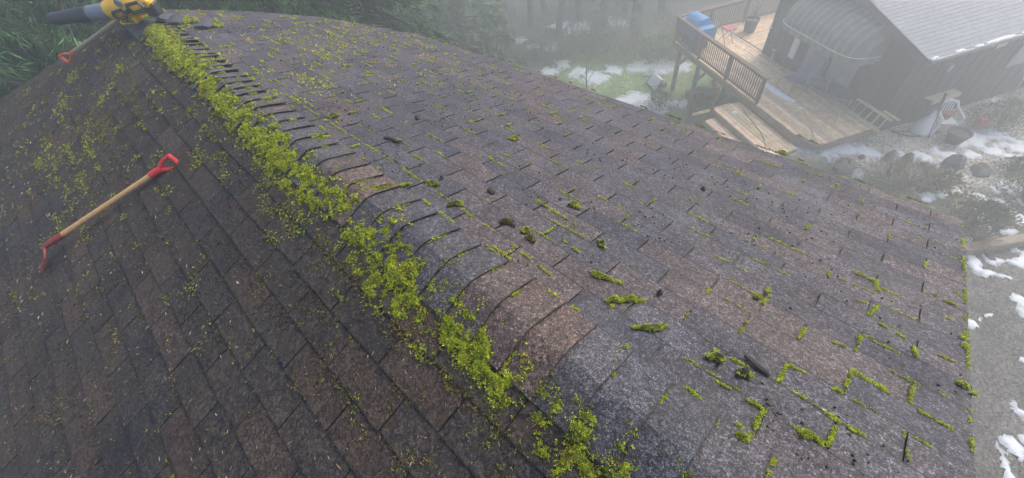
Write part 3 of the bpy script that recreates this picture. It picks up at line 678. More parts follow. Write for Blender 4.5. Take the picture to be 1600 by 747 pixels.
def crumbs(side, n, f, r0, r1, pal):
    s_ = rng.random(n) * 2.6; y_ = YN + rng.random(n) * ((5.6 + .71 * s_ if side < 0 else 5.3) - YN); k = f(s_, y_) > rng.random(n)
    if side > 0: k &= (y_ < yfar(1, s_) - .05) & (s_ < 2.6 * warp(np.clip(y_, YN, 5.8)))
    s_, y_ = s_[k], y_[k]; m_ = len(s_); r = rng.uniform(r0, r1, m_) * np.interp(y_, [0, 5], [1, 1.5]); P = rp(side, s_, y_, .010)
    o8 = np.array([(1, 0, 0), (0, 1, 0), (-1, 0, 0), (0, -1, 0), (0, 0, 1.0)])
    V = (P[:, None, :] + o8[None] * r[:, None, None] * rng.uniform(.5, 1.3, (m_, 5, 1))); F = np.array([(0, 1, 4, 4), (1, 2, 4, 4), (2, 3, 4, 4), (3, 0, 4, 4)])
    return V.reshape(-1, 3), np.array([(0, 1, 4), (1, 2, 4), (2, 3, 4), (3, 0, 4)])[None].repeat(m_, 0).reshape(-1, 3) + np.repeat(np.arange(m_) * 5, 4)[:, None], np.repeat(pick(pal, m_), 5, 0)
V, Fq, C = join(lp); lo = link('fallen_needles', mesh_np('fallen_needles', V, Fq, MT['litter'], C), recentre=False); tag(lo, 'pale dry needles and moss shreds strewn over the roof', 'needles', kind='stuff')
dirtm = lambda s_, y_: sstep(.42, .62, fbm(s_ * 4, y_ * 3, 141)) * np.interp(s_, [.1, .6, 2.6], [.5, 1, .8])
V, Fq, C = join([crumbs(-1, 60000, dirtm, .002, .006, BRN), crumbs(1, 9000, lambda s_, y_: sstep(.4, .7, fbm(s_ * 3, y_ * 2, 151)) * np.interp(s_, [0, .5, 1.2, 2.6], [.9, .9, .5, .4]), .002, .007, BRN)])
lo = link('soil_crumbs', mesh_np('soil_crumbs', V, Fq, MT['litter'], C), recentre=False); tag(lo, 'dark brown soil crumbs and dirt scattered over the shingles', 'dirt', kind='stuff')
# single loose moss clumps, bark and sticks
def lump(c, nrm, ax, L, W, H, n=9, m=5, seed=0):
    """uneven low cushion: half ellipsoid mesh"""
    ax = unit(np.asarray(ax, float)); bx_ = np.cross(nrm, ax); vs_ = []; fs = []
    rr = np.random.default_rng(seed)
    for j in range(m + 1):
        el = -.25 + (math.pi / 2 + .25) * j / m
        for k in range(n):
            t = 2 * math.pi * k / n; q = 1 + rr.normal(0, .13)
            vs_.append(c + ax * L * .5 * math.cos(el) * math.cos(t) * q + bx_ * W * .5 * math.cos(el) * math.sin(t) * q + nrm * H * (math.sin(el) * (1 + rr.normal(0, .08)) + .12))
    for j in range(m):
        for k in range(n): k2 = (k + 1) % n; fs.append((j * n + k, j * n + k2, (j + 1) * n + k2, (j + 1) * n + k))
    return vs_, fs
def moss_clump(px, py, dx, dy, L, W, H, label, side=1, pal=MOSSC, dark=False):
    s_, y_ = on_roof(px, py, side, .012); s2, y2 = on_roof(px + dx, py + dy, side, .012)
    c = rp(side, s_, y_, .013); a = rp(side, s2, y2, .013) - c; nr = nrmS[side]
    t = thing('moss_clump', c, label, 'moss clump', 'loose moss clumps on the brighter slope' if side > 0 else 'moss clumps on the ridge')
    vs_, fs = lump(c, nr, a, L, W, H, seed=int(px * 7 + py)); mb = MB(); mb.add(vs_, fs); ux0 = unit(a); o_ = np.random.default_rng(int(px + py * 3)); H = H * .72
    for k_ in range(3):
        of = ux0 * L * .38 * o_.normal() + np.cross(nr, ux0) * W * .42 * o_.normal(); sc_ = o_.uniform(.35, .7); v2, f2 = lump(c + of, nr, a, L * sc_, W * sc_, H * sc_, seed=k_ + int(px)); mb.add(v2, f2)
    mb.build('soil', MT['soil'], t, smooth=True)
    nt_ = int(60 + min(L * W, .006) * 150000 + L * W * 20000); th = rng.random(nt_) * 6.28; rr = np.sqrt(rng.random(nt_)); ux = unit(a); uy = np.cross(nr, ux)
    P = c + ux * (L * .5 * rr * np.cos(th))[:, None] + uy * (W * .5 * rr * np.sin(th))[:, None] + nr * (H * np.sqrt(np.clip(1 - rr ** 2, 0, 1)) + H * .08)[:, None]
    ad = [P]
    o_ = np.random.default_rng(int(px + py * 3))
    for k_ in range(3):
        of = ux * L * .38 * o_.normal() + uy * W * .42 * o_.normal(); sc_ = o_.uniform(.35, .7); q_ = (P - c)[::3] * sc_ * 1.05 + c + of; ad.append(q_)
    P = np.concatenate(ad)
    if dark: P = P[rng.random(len(P)) < .25]
    V, F_, C_ = tufts(P, np.broadcast_to(nr, P.shape), rng.uniform(.004, .008, len(P)) * (2.2 if L > .1 and side > 0 and py < 60 else 1), pick(pal, len(P)), 6)
    link('moss_top', mesh_np('moss_top', V, F_, MT['moss'], C_), t)
MT['soil'] = plain('moss_soil', (.032, .024, .017), .9, .5, 60, .004)
G = moss_clump
G(1017, 514, 20, 0, .085, .022, .016, 'long bright moss clump with a dark torn end, below the curled moss strips')
G(1120, 561, 14, 4, .045, .03, .022, 'round moss clump on black soil beside the bark stick')
G(985, 468, 12, -5, .05, .018, .014, 'curled moss strip standing beside a hollow in the shingle joint')
G(957, 470, 4, 8, .018, .035, .016, 'short upright moss plug next to the curled moss strip')
G(940, 433, 14, 6, .075, .02, .012, 'long flat moss strip lying down the slope above the curled strips')
G(895, 321, 8, 0, .05, .03, .02, 'squarish moss lump alone on the grey shingles')
G(805, 217, 8, 0, .05, .035, .018, 'small moss ball with a thin green tail')
G(676, 288, 4, 3, .04, .03, .02, 'bright moss lump with a black crumb behind it')
G(713, 320, 10, 1, .06, .025, .018, 'dull moss roll near the course line below the ridge')
G(940, 383, 5, 3, .03, .024, .02, 'brown moss and soil ball beside dark crumbs', dark=True)
G(790, 348, 3, 10, .022, .05, .02, 'upright olive moss roll next to bark crumbs', pal=OLIVE)
G(822, 362, 8, 4, .035, .03, .018, 'bright star shaped moss clump amid soil crumbs')
G(828, 373, 4, 2, .028, .024, .018, 'tiny brown topped moss ball below the star shaped clump', pal=OLIVE)
G(1182, 470 - 5, 6, -8, .03, .02, .016, 'small moss tuft in a slit above the round clump')
G(1160, 585, 6, 3, .035, .03, .026, 'dark soil clod with a little green moss', dark=True)
G(1262, 680, 10, 4, .03, .02, .012, 'small oval moss pad beside the long green joint line')
G(1158, 685, 9, 5, .034, .02, .014, 'oval moss pad at the lower end of the green joint line')
G(1222, 240, 10, 2, .06, .04, .02, 'yellowish moss cushion on the far eave edge', pal=MOSSC)
G(705, 243 + 78, 6, 2, .02, .02, .012, 'faint moss crumb under the dull moss roll', pal=OLIVE)
G(520, 183, 12, -2, .07, .03, .022, 'bright moss clump high up beside the lifted ridge shingles')
G(600, 295, 24, -5, .11, .032, .02, 'leaf shaped moss cushion lying across a ridge shingle edge')
G(505, 240 - 22, 10, -3, .05, .025, .015, 'moss wedge at the butt of a ridge shingle')
G(1503, 603, 2, 8, .02, .03, .014, 'moss cushion hanging on the near gable edge')
for i, (px, py, L, W) in enumerate([(652, 186, .05, .03), (768, 300, .05, .045), (1098, 297, .03, .02), (690, 280, .025, .02), (802, 352, .04, .03), (1030, 460, .03, .02)]):
    s_, y_ = on_roof(px, py, 1, .01); c = rp(1, s_, y_, .012); vs_, fs = lump(c, nrmS[1], (.3 + .2 * i, 1, -.1), L, W, .02, 7, 4, seed=i + 40); mb = MB(); mb.add(vs_, fs); o = mb.build('bark_crumb', MT['bark'])
    tag(o, ['dark bark crumb high on the brighter slope', 'largest dark bark lump, square, on grey shingles', 'small dark bark crumb far down the slope', 'black bark crumb behind the bright moss lump', 'dark bark crumb beside the upright olive roll', 'dark bark crumb near a shingle slit'][i], 'bark', 'bark crumbs on the brighter slope')
for (x0, y0, x1, y1, r, lab) in [(1162, 556, 1202, 590, .011, 'dark bark stick lying beside the round moss clump'), (600, 216, 626, 222, .012, 'mossy dark stick lying across the upper shingles'), (1195, 630, 1206, 634, .006, 'short black twig below the bark stick'), (1213, 645, 1221, 649, .006, 'stubby black twig end near the green joint corner')]:
    a = rp(1, *on_roof(x0, y0, 1, .015), .02); b_ = rp(1, *on_roof(x1, y1, 1, .015), .02); mb = MB()
    mb.tube([a + (b_ - a) * k / 5 + rng.normal(0, r * .22, 3) for k in range(6)], [r * .7, r, r * .9, r * 1.05, r * .8, r * .55], 7); o = mb.build('stick', MT['bark'], smooth=True); tag(o, lab, 'stick', 'sticks on the brighter slope')
# loose, lifted ridge shingles scraped off next to the blower
def loose(px0, py0, px1, py1, wpx, tone, lab, lift=.03, curl=.03):
    a = rp(1, *on_roof(px0, py0, 1, .02), .02); b_ = rp(1, *on_roof(px1, py1, 1, .02), .02); d = b_ - a; L = np.linalg.norm(d); d = d / L; nr = nrmS[1]; sd_ = np.cross(nr, d)
    gx = np.linspace(0, 1, 6); gy2 = np.linspace(-.5, .5, 4); V = []; 
    for u in gx:
        for v in gy2: V.append(a + d * L * u + sd_ * wpx * v + nr * (.006 + curl * math.sin(u * 3.1) * .6 + lift * (v + .5) * .5 + lift * .3 * u + rng.normal(0, .0015)))
    F_ = [(i * 4 + j, (i + 1) * 4 + j, (i + 1) * 4 + j + 1, i * 4 + j + 1) for i in range(5) for j in range(3)]
    V = np.array(V); Vb = V - nr * .005; n_ = len(V); F2 = [tuple(n_ + q for q in f[::-1]) for f in F_]
    rim = [i * 4 for i in range(6)] + [21, 22, 23] + [i * 4 + 3 for i in range(4, -1, -1)] + [2, 1]
    F3 = [(rim[k], n_ + rim[k], n_ + rim[(k + 1) % len(rim)], rim[(k + 1) % len(rim)]) for k in range(len(rim))]
    o = link('loose_shingle', mesh_np('loose_shingle', np.concatenate([V, Vb]), F_ + F2 + F3, MT['sh_r'], np.broadcast_to(np.array(tone), (2 * n_, 3)), 'tone')); return tag(o, lab, 'shingle', 'loose shingles beside the blower')
loose(200, 36, 246, 30, .20, (.07, .07, .08), 'curled loose shingle capped with moss next to the blower', .07, .05)
loose(246, 33, 268, 34, .16, (.05, .055, .07), 'flat dark loose shingle between the curled mossy shingle and a moss pad', .02, .02)
loose(262, 36, 287, 37, .2, (.055, .06, .078), 'dark lifted loose shingle between two moss pads', .05, .03)
loose(308, 40, 334, 42, .2, (.055, .06, .078), 'dark loose shingle at the end of the scraped row', .03, .02)
G(228, 27, 14, -1, .28, .12, .05, 'large moss pad on the curled loose shingle by the blower')
G(255, 29, 10, 1, .12, .09, .035, 'moss pad between the blower and the lifted loose shingle')
G(300, 34, 12, 3, .14, .10, .035, 'moss pad between two dark loose shingles')
G(337, 40, 12, 2, .15, .09, .035, 'last moss pad of the scraped row')
# ================================================================ tools on the roof
def d_handle(mb, p, d, spread, L=.115, W=.07, r=.0135):
    """D grip starting at p along d; spread = direction of the cross bar"""
    p, d, spread = (np.asarray(q, float) for q in (p, d, spread)); d = unit(d); spread = unit(spread - d * (spread @ d))
    mb.tube([p - d * .06, p - d * .0, p + d * .02], [.021, .021, .019], 10)
    for s_ in (-1, 1):
        mb.tube([p + d * .005, p + d * L * .25 + spread * s_ * W * .22, p + d * L * .62 + spread * s_ * W * .45, p + d * L * .97 + spread * s_ * W * .5], [.014, .013, .011, .0115], 8)
    mb.tube([p + d * L - spread * W * .56, p + d * L * 1.03, p + d * L + spread * W * .56], [r, r * 1.15, r], 10)
def tool(name, head, tail, lab, cat, wood, grip_mat, spread, r=.0165):
    head, tail = np.asarray(head), np.asarray(tail); d = unit(tail - head); t = thing(name, (head + tail) / 2, lab, cat, 'long handled scrapers on the roof')
    mb = MB(); mb.tube([head + (tail - head) * k / 6 for k in range(7)], [r * 1.05, r, r, r * .97, r * .97, r, r], 12); mb.build('shaft', wood, t, smooth=True)
    mb = MB(); d_handle(mb, tail, d, spread); mb.build('d_grip', grip_mat, t, smooth=True)
    return t, d
hd = rp(-1, *on_roof(97, 367, -1, .075), .075); tl = rp(-1, *on_roof(248, 266, -1, .035), .035)
T1, d1 = tool('moss_scraper', hd, tl, 'wooden scraper with red grip and red blade lying on the dark slope', 'scraper', MT['wood_handle'], MT['red'], np.cross(unit(tl - hd), unit(tl - CAM)))
e0 = hd - d1 * .135; mb = MB(); mb.tube([hd + d1 * .01, hd - d1 * .02, hd - d1 * .09, e0], [.020, .0205, .020, .017], 12); mb.build('ferrule', MT['redworn'], T1, smooth=True)
tip = rp(-1, *on_roof(66, 420, -1, .02), .02); bd = unit(tip - e0); bl = np.linalg.norm(tip - e0); vw = unit(e0 - CAM); wv = unit(vw - bd * (vw @ bd))
mb = MB(); q = []
for u, wdt in ((0, .045), (.18, .07), (.4, .085), (1.0, .07)):
    c_ = e0 + bd * bl * u - wv * .02 + d1 * .012 * math.sin(u * 3.14); q.append((c_ - wv * wdt * .5, c_ + wv * wdt * .35))
vs_ = []; tn = unit(np.cross(bd, wv)) * .005
for a, b_ in q: vs_ += [a + tn, b_ + tn, b_ - tn, a - tn]
mb.add(vs_, [(i * 4 + k, i * 4 + (k + 1) % 4, i * 4 + 4 + (k + 1) % 4, i * 4 + 4 + k) for i in range(3) for k in range(4)] + [(3, 2, 1, 0), (12, 13, 14, 15)])
mb.build('blade', MT['redworn'], T1)
hd = rp(-1, *on_roof(196, 24, -1, .07), .07); tl = rp(-1, *on_roof(112, 84, -1, .06), .06)
T2, d2 = tool('moss_scraper', hd, tl, 'weathered grey scraper with orange grip lying under the leaf blower', 'scraper', MT['wood_grey'], MT['orange'], np.cross(unit(tl - hd), unit(tl - CAM)), .02)
# cordless leaf blower on the peak
zb = RZ + .11
bc = on_z(203, 12, zb + .03); te = on_z(82, 30, zb + .02); ax = unit(bc - te); ax[2] *= .5; ax = unit(ax); up_ = unit(np.array([0, 0, 1]) - ax * ax[2]); sd_ = np.cross(ax, up_)
sd_ = sd_ if sd_ @ (CAM - bc) > 0 else -sd_
BL = thing('leaf_blower', (bc[0], bc[1], RZ), 'yellow and black cordless leaf blower resting on the roof peak', 'leaf blower')
p = lambda a, s_, u: bc + ax * a + sd_ * s_ + up_ * u
n0 = np.linalg.norm(bc - te)
mb = MB(); mb.tube([te + ax * k for k in (0, .01, .12, .30)] , [.047, .049, .053, .058], 18); 
mb.tube([te + ax * .30, te + ax * .302, te + ax * .42], [.058, .062, .064], 18); mb.build('nozzle', MT['black_plastic'], BL, smooth=True)
mb = MB(); mb.tube([te + ax * .415, te + ax * (n0 - .17)], [.066, .068], 18); mb.build('tube', MT['grey_plastic'], BL, smooth=True)
mb = MB(); mb.tube([p(-.20, 0, 0), p(-.19, 0, .0), p(-.12, 0, .01), p(.02, 0, .015), p(.10, 0, .01), p(.13, 0, .01)], [.068, .078, .086, .086, .076, .062], 18)
mb.box(p(-.07, .0, -.085), ax * .085, sd_ * .06, up_ * .03, .015); mb.box(p(.14, 0, .02), ax * .10, sd_ * .05, up_ * .035, .015); mb.build('housing', MT['yellow_plastic'], BL, smooth=True)
mb = MB()
for a in np.linspace(0, 6.28, 18)[:-1]:
    pass
loop = lambda a0, a1, u0, u1, s_: [p(a0, s_, u0), p(a1, s_, u0 + .01), p(a1 + .015, s_, (u0 + u1) / 2), p(a1, s_, u1), p(a0, s_, u1 - .01), p(a0 - .012, s_, (u0 + u1) / 2), p(a0, s_, u0)]
mb.tube(loop(-.09, .0, -.05, .02, .10), .012, 8); mb.tube(loop(.07, .19, -.02, .055, .085), .014, 8); mb.beam(p(-.0, .10, -.01), p(.08, .09, .01), .03, .03, up_); mb.build('side_guard', MT['black_plastic'], BL, smooth=True)
mb = MB(); mb.tube([p(-.10, 0, .10), p(-.06, 0, .16), p(.05, 0, .175), p(.15, 0, .15), p(.2, 0, .07)], [.02, .02, .021, .022, .024], 10); mb.build('handle', MT['black_plastic'], BL, smooth=True)
mb = MB(); mb.box(p(.20, 0, -.03), ax * .055, sd_ * .045, up_ * .05, .012); mb.build('battery', MT['black_plastic'], BL)
mb = MB(); mb.lathe(p(.02, .088, .07), [(.03, 0), (.034, .008), (.028, .016), (.012, .018)], 14, axis=sd_); mb.build('round_cap', MT['grey_plastic'], BL, smooth=True)
# ================================================================ the neighbouring house and deck
W0 = np.array([16.43, 4.28]); U = np.array([-.5, -.866]); VV = np.array([.866, -.5]); ZD = .4
def N(a, b_, z=ZD): q = W0 + a * U + b_ * VV; return np.array([q[0], q[1], z])
u3 = np.array([U[0], U[1], 0]); v3 = np.array([VV[0], VV[1], 0]); z3 = np.array([0, 0, 1.])
def ab(px, py, z=ZD):
    q = on_z(px, py, z)[:2] - W0; return float(q @ U), float(q @ VV)
LW, LD, ZE, KR = 4.95, 9.0, 2.72, .30         # gable width, depth, eave height, roof rise
NH = thing('neighbour_house', N(LW / 2, LD / 2, -.4), 'dark brown house with grey shingle roof beyond the deck', 'house')
zp = ZE + KR * LW / 2
mb = MB(); mb.add([N(0, 0, -2.2), N(LW, 0, -.8), N(LW, LD, -.8), N(0, LD, -2.2), N(0, 0, ZE), N(LW, 0, ZE), N(LW, LD, ZE), N(0, LD, ZE), N(LW / 2, 0, zp), N(LW / 2, LD, zp)],
       [(1, 0, 4, 8, 5), (0, 3, 7, 4), (2, 1, 5, 6), (3, 2, 6, 9, 7)]); mb.build('wall', MT['siding'], NH)
for i in range(20):                            # upright siding battens
    a = .05 + i * (LW - .1) / 19; mb = MB(); top = ZE + KR * (LW / 2 - abs(a - LW / 2)) - .03; mb.box((N(a, -.004, .4) + N(a, -.004, top)) / 2, u3 * .012, v3 * .006, z3 * (top - .4) / 2); mb.build('batten', MT['siding'], NH)
for i in range(22):
    b_ = .25 + i * .4; mb = MB(); mb.box(N(LW + .004, b_, (ZE - .3) / 2), u3 * .006, v3 * .012, z3 * (ZE + .2) / 2); mb.build('batten', MT['siding'], NH)
mb = MB(); mb.box(N(-.03, -.03, 1.5), u3 * .03, v3 * .03, z3 * 1.2); mb.build('corner_board', MT['trim'], NH)
OH, OG = .42, .38; run = LW / 2 + OH; rl = math.hypot(run, run * KR)
def roofpt(sgn, s_, b_, h=0): # s_ from ridge 0..1
    return N(LW / 2 + sgn * run * s_, b_, zp + .10 - KR * run * s_ + h)
for sgn in (1, -1):
    rs = MB(); q = [roofpt(sgn, 0, -OG), roofpt(sgn, 1, -OG), roofpt(sgn, 1, LD), roofpt(sgn, 0, LD)]; rs.add(q + [c - z3 * .12 for c in q], [(0, 1, 2, 3), (7, 6, 5, 4), (0, 4, 5, 1), (1, 5, 6, 2), (2, 6, 7, 3)])
    ro = rs.build('roof', MT['trim'], NH); nrow = 24
    for i in range(nrow):
        s0, s1 = i / nrow, (i + 1) / nrow + .012; q = [roofpt(sgn, s0, -OG - .02, .008), roofpt(sgn, s1, -OG - .02, .020), roofpt(sgn, s1, LD, .020), roofpt(sgn, s0, LD, .008)]
        mb = MB(); mb.add(q + [q[1] - z3 * .011, q[2] - z3 * .011], [(0, 1, 2, 3), (1, 4, 5, 2)] if sgn > 0 else [(3, 2, 1, 0), (2, 5, 4, 1)]); mb.build('shingle_course', MT['far_shingle'], ro)
for sgn in (1, -1):
    mb = MB(); mb.beam(roofpt(sgn, 0, -OG - .015, -.09), roofpt(sgn, 1, -OG - .015, -.09), .03, .17); mb.build('rake_board', MT['trim'], NH)
g0, g1 = N(LW + OH + .06, -OG, ZE - .08), N(LW + OH + .06, LD, ZE - .08)
mb = MB(); mb.box((g0 + g1) / 2 + z3 * .0, (g1 - g0) / 2, u3 * .055, z3 * .05, .01); mb.build('gutter', MT['gutter'], NH)
tv = []
for b0, b1, hh in [(-.36, -.15, .05), (.35, .62, .04), (.9, 1.15, .03), (1.25, 2.1, .05), (2.3, 3.2, .05)]:
    mb = MB(); pts = [N(LW + OH + .05 + rng.normal(0, .008), b0 + (b1 - b0) * k / 6, ZE - .03 + rng.uniform(0, .015)) for k in range(7)]; mb.tube(pts, [.02, .04, hh, .04, hh, .04, .015], 7)
    tag(mb.build('gutter_snow', MT['snow'], smooth=True), ['small wedge of snow at the roof corner in the gutter', 'first short snow ridge in the gutter after the corner', 'thin snow ridge in the gutter beside the long one', 'long snow ridge in the middle of the gutter', 'farthest long snow ridge in the gutter'][len(tv)], 'snow', 'snow left in the gutter'); tv.append(1)
def pane(a, b_, z0, z1, wdt, along=True, name='window', lab=None):
    f_ = MB(); d = u3 if along else v3; o_ = -v3 if along else u3; c = N(a, b_, (z0 + z1) / 2); f_.box(c + o_ * .03, d * (wdt / 2 + .05), o_ * .025, z3 * ((z1 - z0) / 2 + .05), .006); fo = f_.build(name, MT['trim'], NH)
    g_ = MB(); g_.box(c + o_ * .058, d * wdt / 2, o_ * .006, z3 * (z1 - z0) / 2); g_.build('pane', MT['glass'], fo)
pane(3.2, 0, .9, 1.9, .9); pane(2.2, 0, .45, 2.3, .8, name='glass_door')
pane(LW, 4.2, 1.2, 2.1, .9, False)
# porch lamp and vent on the eave wall
c = N(LW, 1.3, 1.85); mb = MB(); mb.box(c + u3 * .06, u3 * .06, v3 * .07, z3 * .11, .015); tag(mb.build('wall_lamp', MT['cloth']), 'small pale lamp on the dark wall under the roof corner', 'wall lamp')
c = N(LW, 2.75, 2.15); mb = MB(); mb.box(c + u3 * .04, u3 * .04, v3 * .17, z3 * .10, .015); tag(mb.build('wall_vent', MT['plank']), 'tan vent box on the dark wall under the gutter', 'vent')
c = N(1.15, -.05, 1.0); mb = MB(); mb.box(N(1.28, -.10, 1.22), u3 * .13, v3 * .03, z3 * .42, .03); tag(mb.build('white_board', MT['white']), 'pale upright board against the dark wall under the awning', 'board')
c = N(-.03, -.06, 1.32); mb = MB(); mb.lathe(N(-.06, -.02, 1.25), [(.02, 0), (.06, .02), (.07, .08), (.05, .13), (.01, .15)], 12); tag(mb.build('porch_lamp', MT['white'], smooth=True), 'small white globe lamp at the house corner above the deck', 'lamp')
# awning: quarter barrel canvas with rounded ends and a scalloped valance
A0, A1, DP, ZT, ZF = .85, 4.12, .92, 2.95, 2.15
AW = thing('awning', N((A0 + A1) / 2, 0, ZF), 'faded olive barrel awning with white edged scalloped valance on the house wall', 'awning')
def awn(t, f): # t along 0..1, f 0 wall top .. 1 front
    a = A0 + (A1 - A0) * t; e_ = math.sqrt(max(0, 1 - min(1, abs(t - .5) * 2) ** 7)); an = f * math.pi / 2
    return N(a, -.03 - DP * math.sin(an) * (.12 + .88 * e_), ZF + (ZT - ZF) * math.cos(an) * (.12 + .88 * e_))
mb = MB(); na, nf = 44, 9; g = [[awn(i / na, j / nf) for j in range(nf + 1)] for i in range(na + 1)]
for i in range(na):
    k = i % 6; mb.col = (.24, .25, .20) if k in (0, 3) else ((.155, .165, .13) if k != 5 else (.19, .18, .14))
    for j in range(nf): mb.add([g[i][j], g[i + 1][j], g[i + 1][j + 1], g[i][j + 1]], [(0, 1, 2, 3)])
mb.col = (.15, .16, .13); mb.build('canopy', MT['canvas'], AW, attr='tone')
mb = MB()
for i in range(na):
    mb.col = (.21, .22, .18) if (i // 2) % 2 else (.15, .16, .13); dr = .16 + .045 * abs(math.sin(i * .5 * math.pi)); dr2 = .16 + .045 * abs(math.sin((i + 1) * .5 * math.pi))
    mb.add([g[i][nf], g[i + 1][nf], g[i + 1][nf] - z3 * dr2, g[i][nf] - z3 * dr], [(0, 1, 2, 3)])
mb.build('valance', MT['canvas'], AW, attr='tone')
mb = MB(); mb.tube([g[i][nf] - v3 * .008 for i in range(na + 1)], .011, 6); mb.build('piping', MT['white'], AW, smooth=True)
mb = MB(); mb.tube([N(A1 - .1, -.05, ZF - .3), N(A1 - .1, -DP + .12, ZF - .02)], .015, 6); mb.tube([N(A0 + .1, -.05, ZF - .3), N(A0 + .1, -DP + .12, ZF - .02)], .015, 6); mb.build('frame', MT['metal'], AW)
# deck
DK = thing('deck', N(1, -1.2, -1.8), 'raised timber deck with brown railing around the dark house', 'deck')
def tone_board(): return tuple(np.array((.74, .53, .34)) * rng.uniform(.75, 1.2) * np.array((1, rng.uniform(.92, 1.05), rng.uniform(.85, 1.05))))
b_ = -2.27; i = 0
while b_ < -.03:
    a1 = 5.08 + .0 * b_; 
    if b_ < -2.03: a1 = 4.45 + (b_ + 2.27) * 2.4
    a0 = -2.5
    mb = MB(); mb.col = tone_board(); mb.box((N(a0, b_ + .069, ZD - .019) + N(a1, b_ + .069, ZD - .019)) / 2 + z3 * rng.normal(0, .0015), u3 * (a1 - a0) / 2, v3 * .0655, z3 * .019, .004); mb.build('board', MT['deck_wood'], DK, attr='tone'); b_ += .14
a = -2.5
while a < -.15:
    mb = MB(); mb.col = tone_board(); mb.box((N(a + .069, .0, ZD - .019) + N(a + .069, 4.5, ZD - .019)) / 2 + z3 * rng.normal(0, .0015), v3 * 2.23, u3 * .0655, z3 * .019, .004); mb.build('board', MT['deck_wood'], DK, attr='tone'); a += .14
def dk(name, mat, *bm, smooth=False):
    mb = MB()
    for q in bm: mb.beam(*q)
    return mb.build(name, mat, DK)
dk('rim_joist', MT['rim_wood'], (N(-2.52, -2.30, ZD - .135), N(4.40, -2.30, ZD - .135), .04, .19)); dk('rim_joist', MT['rim_wood'], (N(4.42, -2.29, ZD - .135), N(5.08, -2.02, ZD - .135), .04, .19))
dk('rim_joist', MT['rim_wood'], (N(5.11, -2.0, ZD - .135), N(5.11, -.0, ZD - .135), .04, .19)); dk('rim_joist', MT['rim_wood'], (N(-2.54, -2.30, ZD - .135), N(-2.54, 4.5, ZD - .135), .04, .19))
dk('rim_cap', MT['rim_wood'], (N(-2.52, -2.345, ZD - .01), N(2.7, -2.345, ZD - .01), .05, .03))
dk('beam', MT['post_wood'], (N(-2.4, -1.95, ZD - .36), N(2.9, -1.95, ZD - .36), .10, .22))
for a, bb in ((-2.38, -1.95), (-1.0, -1.95), (.7, -1.95), (2.4, -1.95), (-2.38, .8), (-2.38, 3.0)):
    g_ = N(a, bb); gz = float(ground_z(g_[0], g_[1])) - .1
    dk('post', MT['post_wood'], (N(a, bb, gz), N(a, bb, ZD - .47 if bb < -1 else ZD - .23), .14, .14, (1, 0, 0)))
dk('brace', MT['post_wood'], (N(-2.38, -2.04, -.75), N(-1.75, -2.04, -.08), .05, .12)); dk('brace', MT['post_wood'], (N(-1.0, -2.04, -.75), N(-.4, -2.04, -.08), .05, .12)); dk('brace', MT['post_wood'], (N(.7, -2.04, -.75), N(.1, -2.04, -.08), .05, .12))
RH = .93; PA = [-2.47, -.77, .92, 2.61]; PBk = [-.75, .85, 2.45, 4.05]
balm = None
def baluster(c):
    global balm
    if balm is None:
        m_ = MB(); m_.box((0, 0, 0), (.014, 0, 0), (0, .014, 0), (0, 0, (RH - .23) / 2), .003); balm = mesh_np('baluster', np.array(m_.v), m_.f, MT['rail_wood'])
    o = bpy.data.objects.new('baluster', balm); COL.objects.link(o); o.parent = DK; o.matrix_parent_inverse = PINV[DK.name]; o.location = tuple(c); o.rotation_euler = (0, 0, math.atan2(U[1], U[0]))
rb = -2.24
for a in PA: dk('rail_post', MT['rail_wood'], (N(a, rb, ZD - .22), N(a, rb, ZD + RH - .03), .09, .09, (1, 0, 0)))
for bb in PBk: dk('rail_post', MT['rail_wood'], (N(-2.47, bb, ZD - .02), N(-2.47, bb, ZD + RH - .03), .09, .09, (1, 0, 0)))
dk('hand_rail', MT['rail_wood'], (N(-2.55, rb, ZD + RH - .008), N(2.72, rb, ZD + RH - .008), .15, .04)); dk('hand_rail', MT['rail_wood'], (N(-2.47, rb + .08, ZD + RH - .008), N(-2.47, 4.2, ZD + RH - .008), .15, .04))
for p0, p1 in list(zip(PA[:-1], PA[1:])):
    dk('top_rail', MT['rail_wood'], (N(p0 + .046, rb, ZD + RH - .075), N(p1 - .046, rb, ZD + RH - .075), .04, .085)); dk('bottom_rail', MT['rail_wood'], (N(p0 + .046, rb, ZD + .09), N(p1 - .046, rb, ZD + .09), .04, .07))
    for k in range(15): baluster(N(p0 + (p1 - p0) * (k + 1) / 16, rb, ZD + .12 + (RH - .23) / 2))
for p0, p1 in zip([rb] + PBk[:-1], PBk):
    dk('top_rail', MT['rail_wood'], (N(-2.47, p0 + .046, ZD + RH - .075), N(-2.47, p1 - .046, ZD + RH - .075), .04, .085)); dk('bottom_rail', MT['rail_wood'], (N(-2.47, p0 + .046, ZD + .09), N(-2.47, p1 - .046, ZD + .09), .04, .07))
    for k in range(14): baluster(N(-2.47, p0 + (p1 - p0) * (k + 1) / 15, ZD + .12 + (RH - .23) / 2))
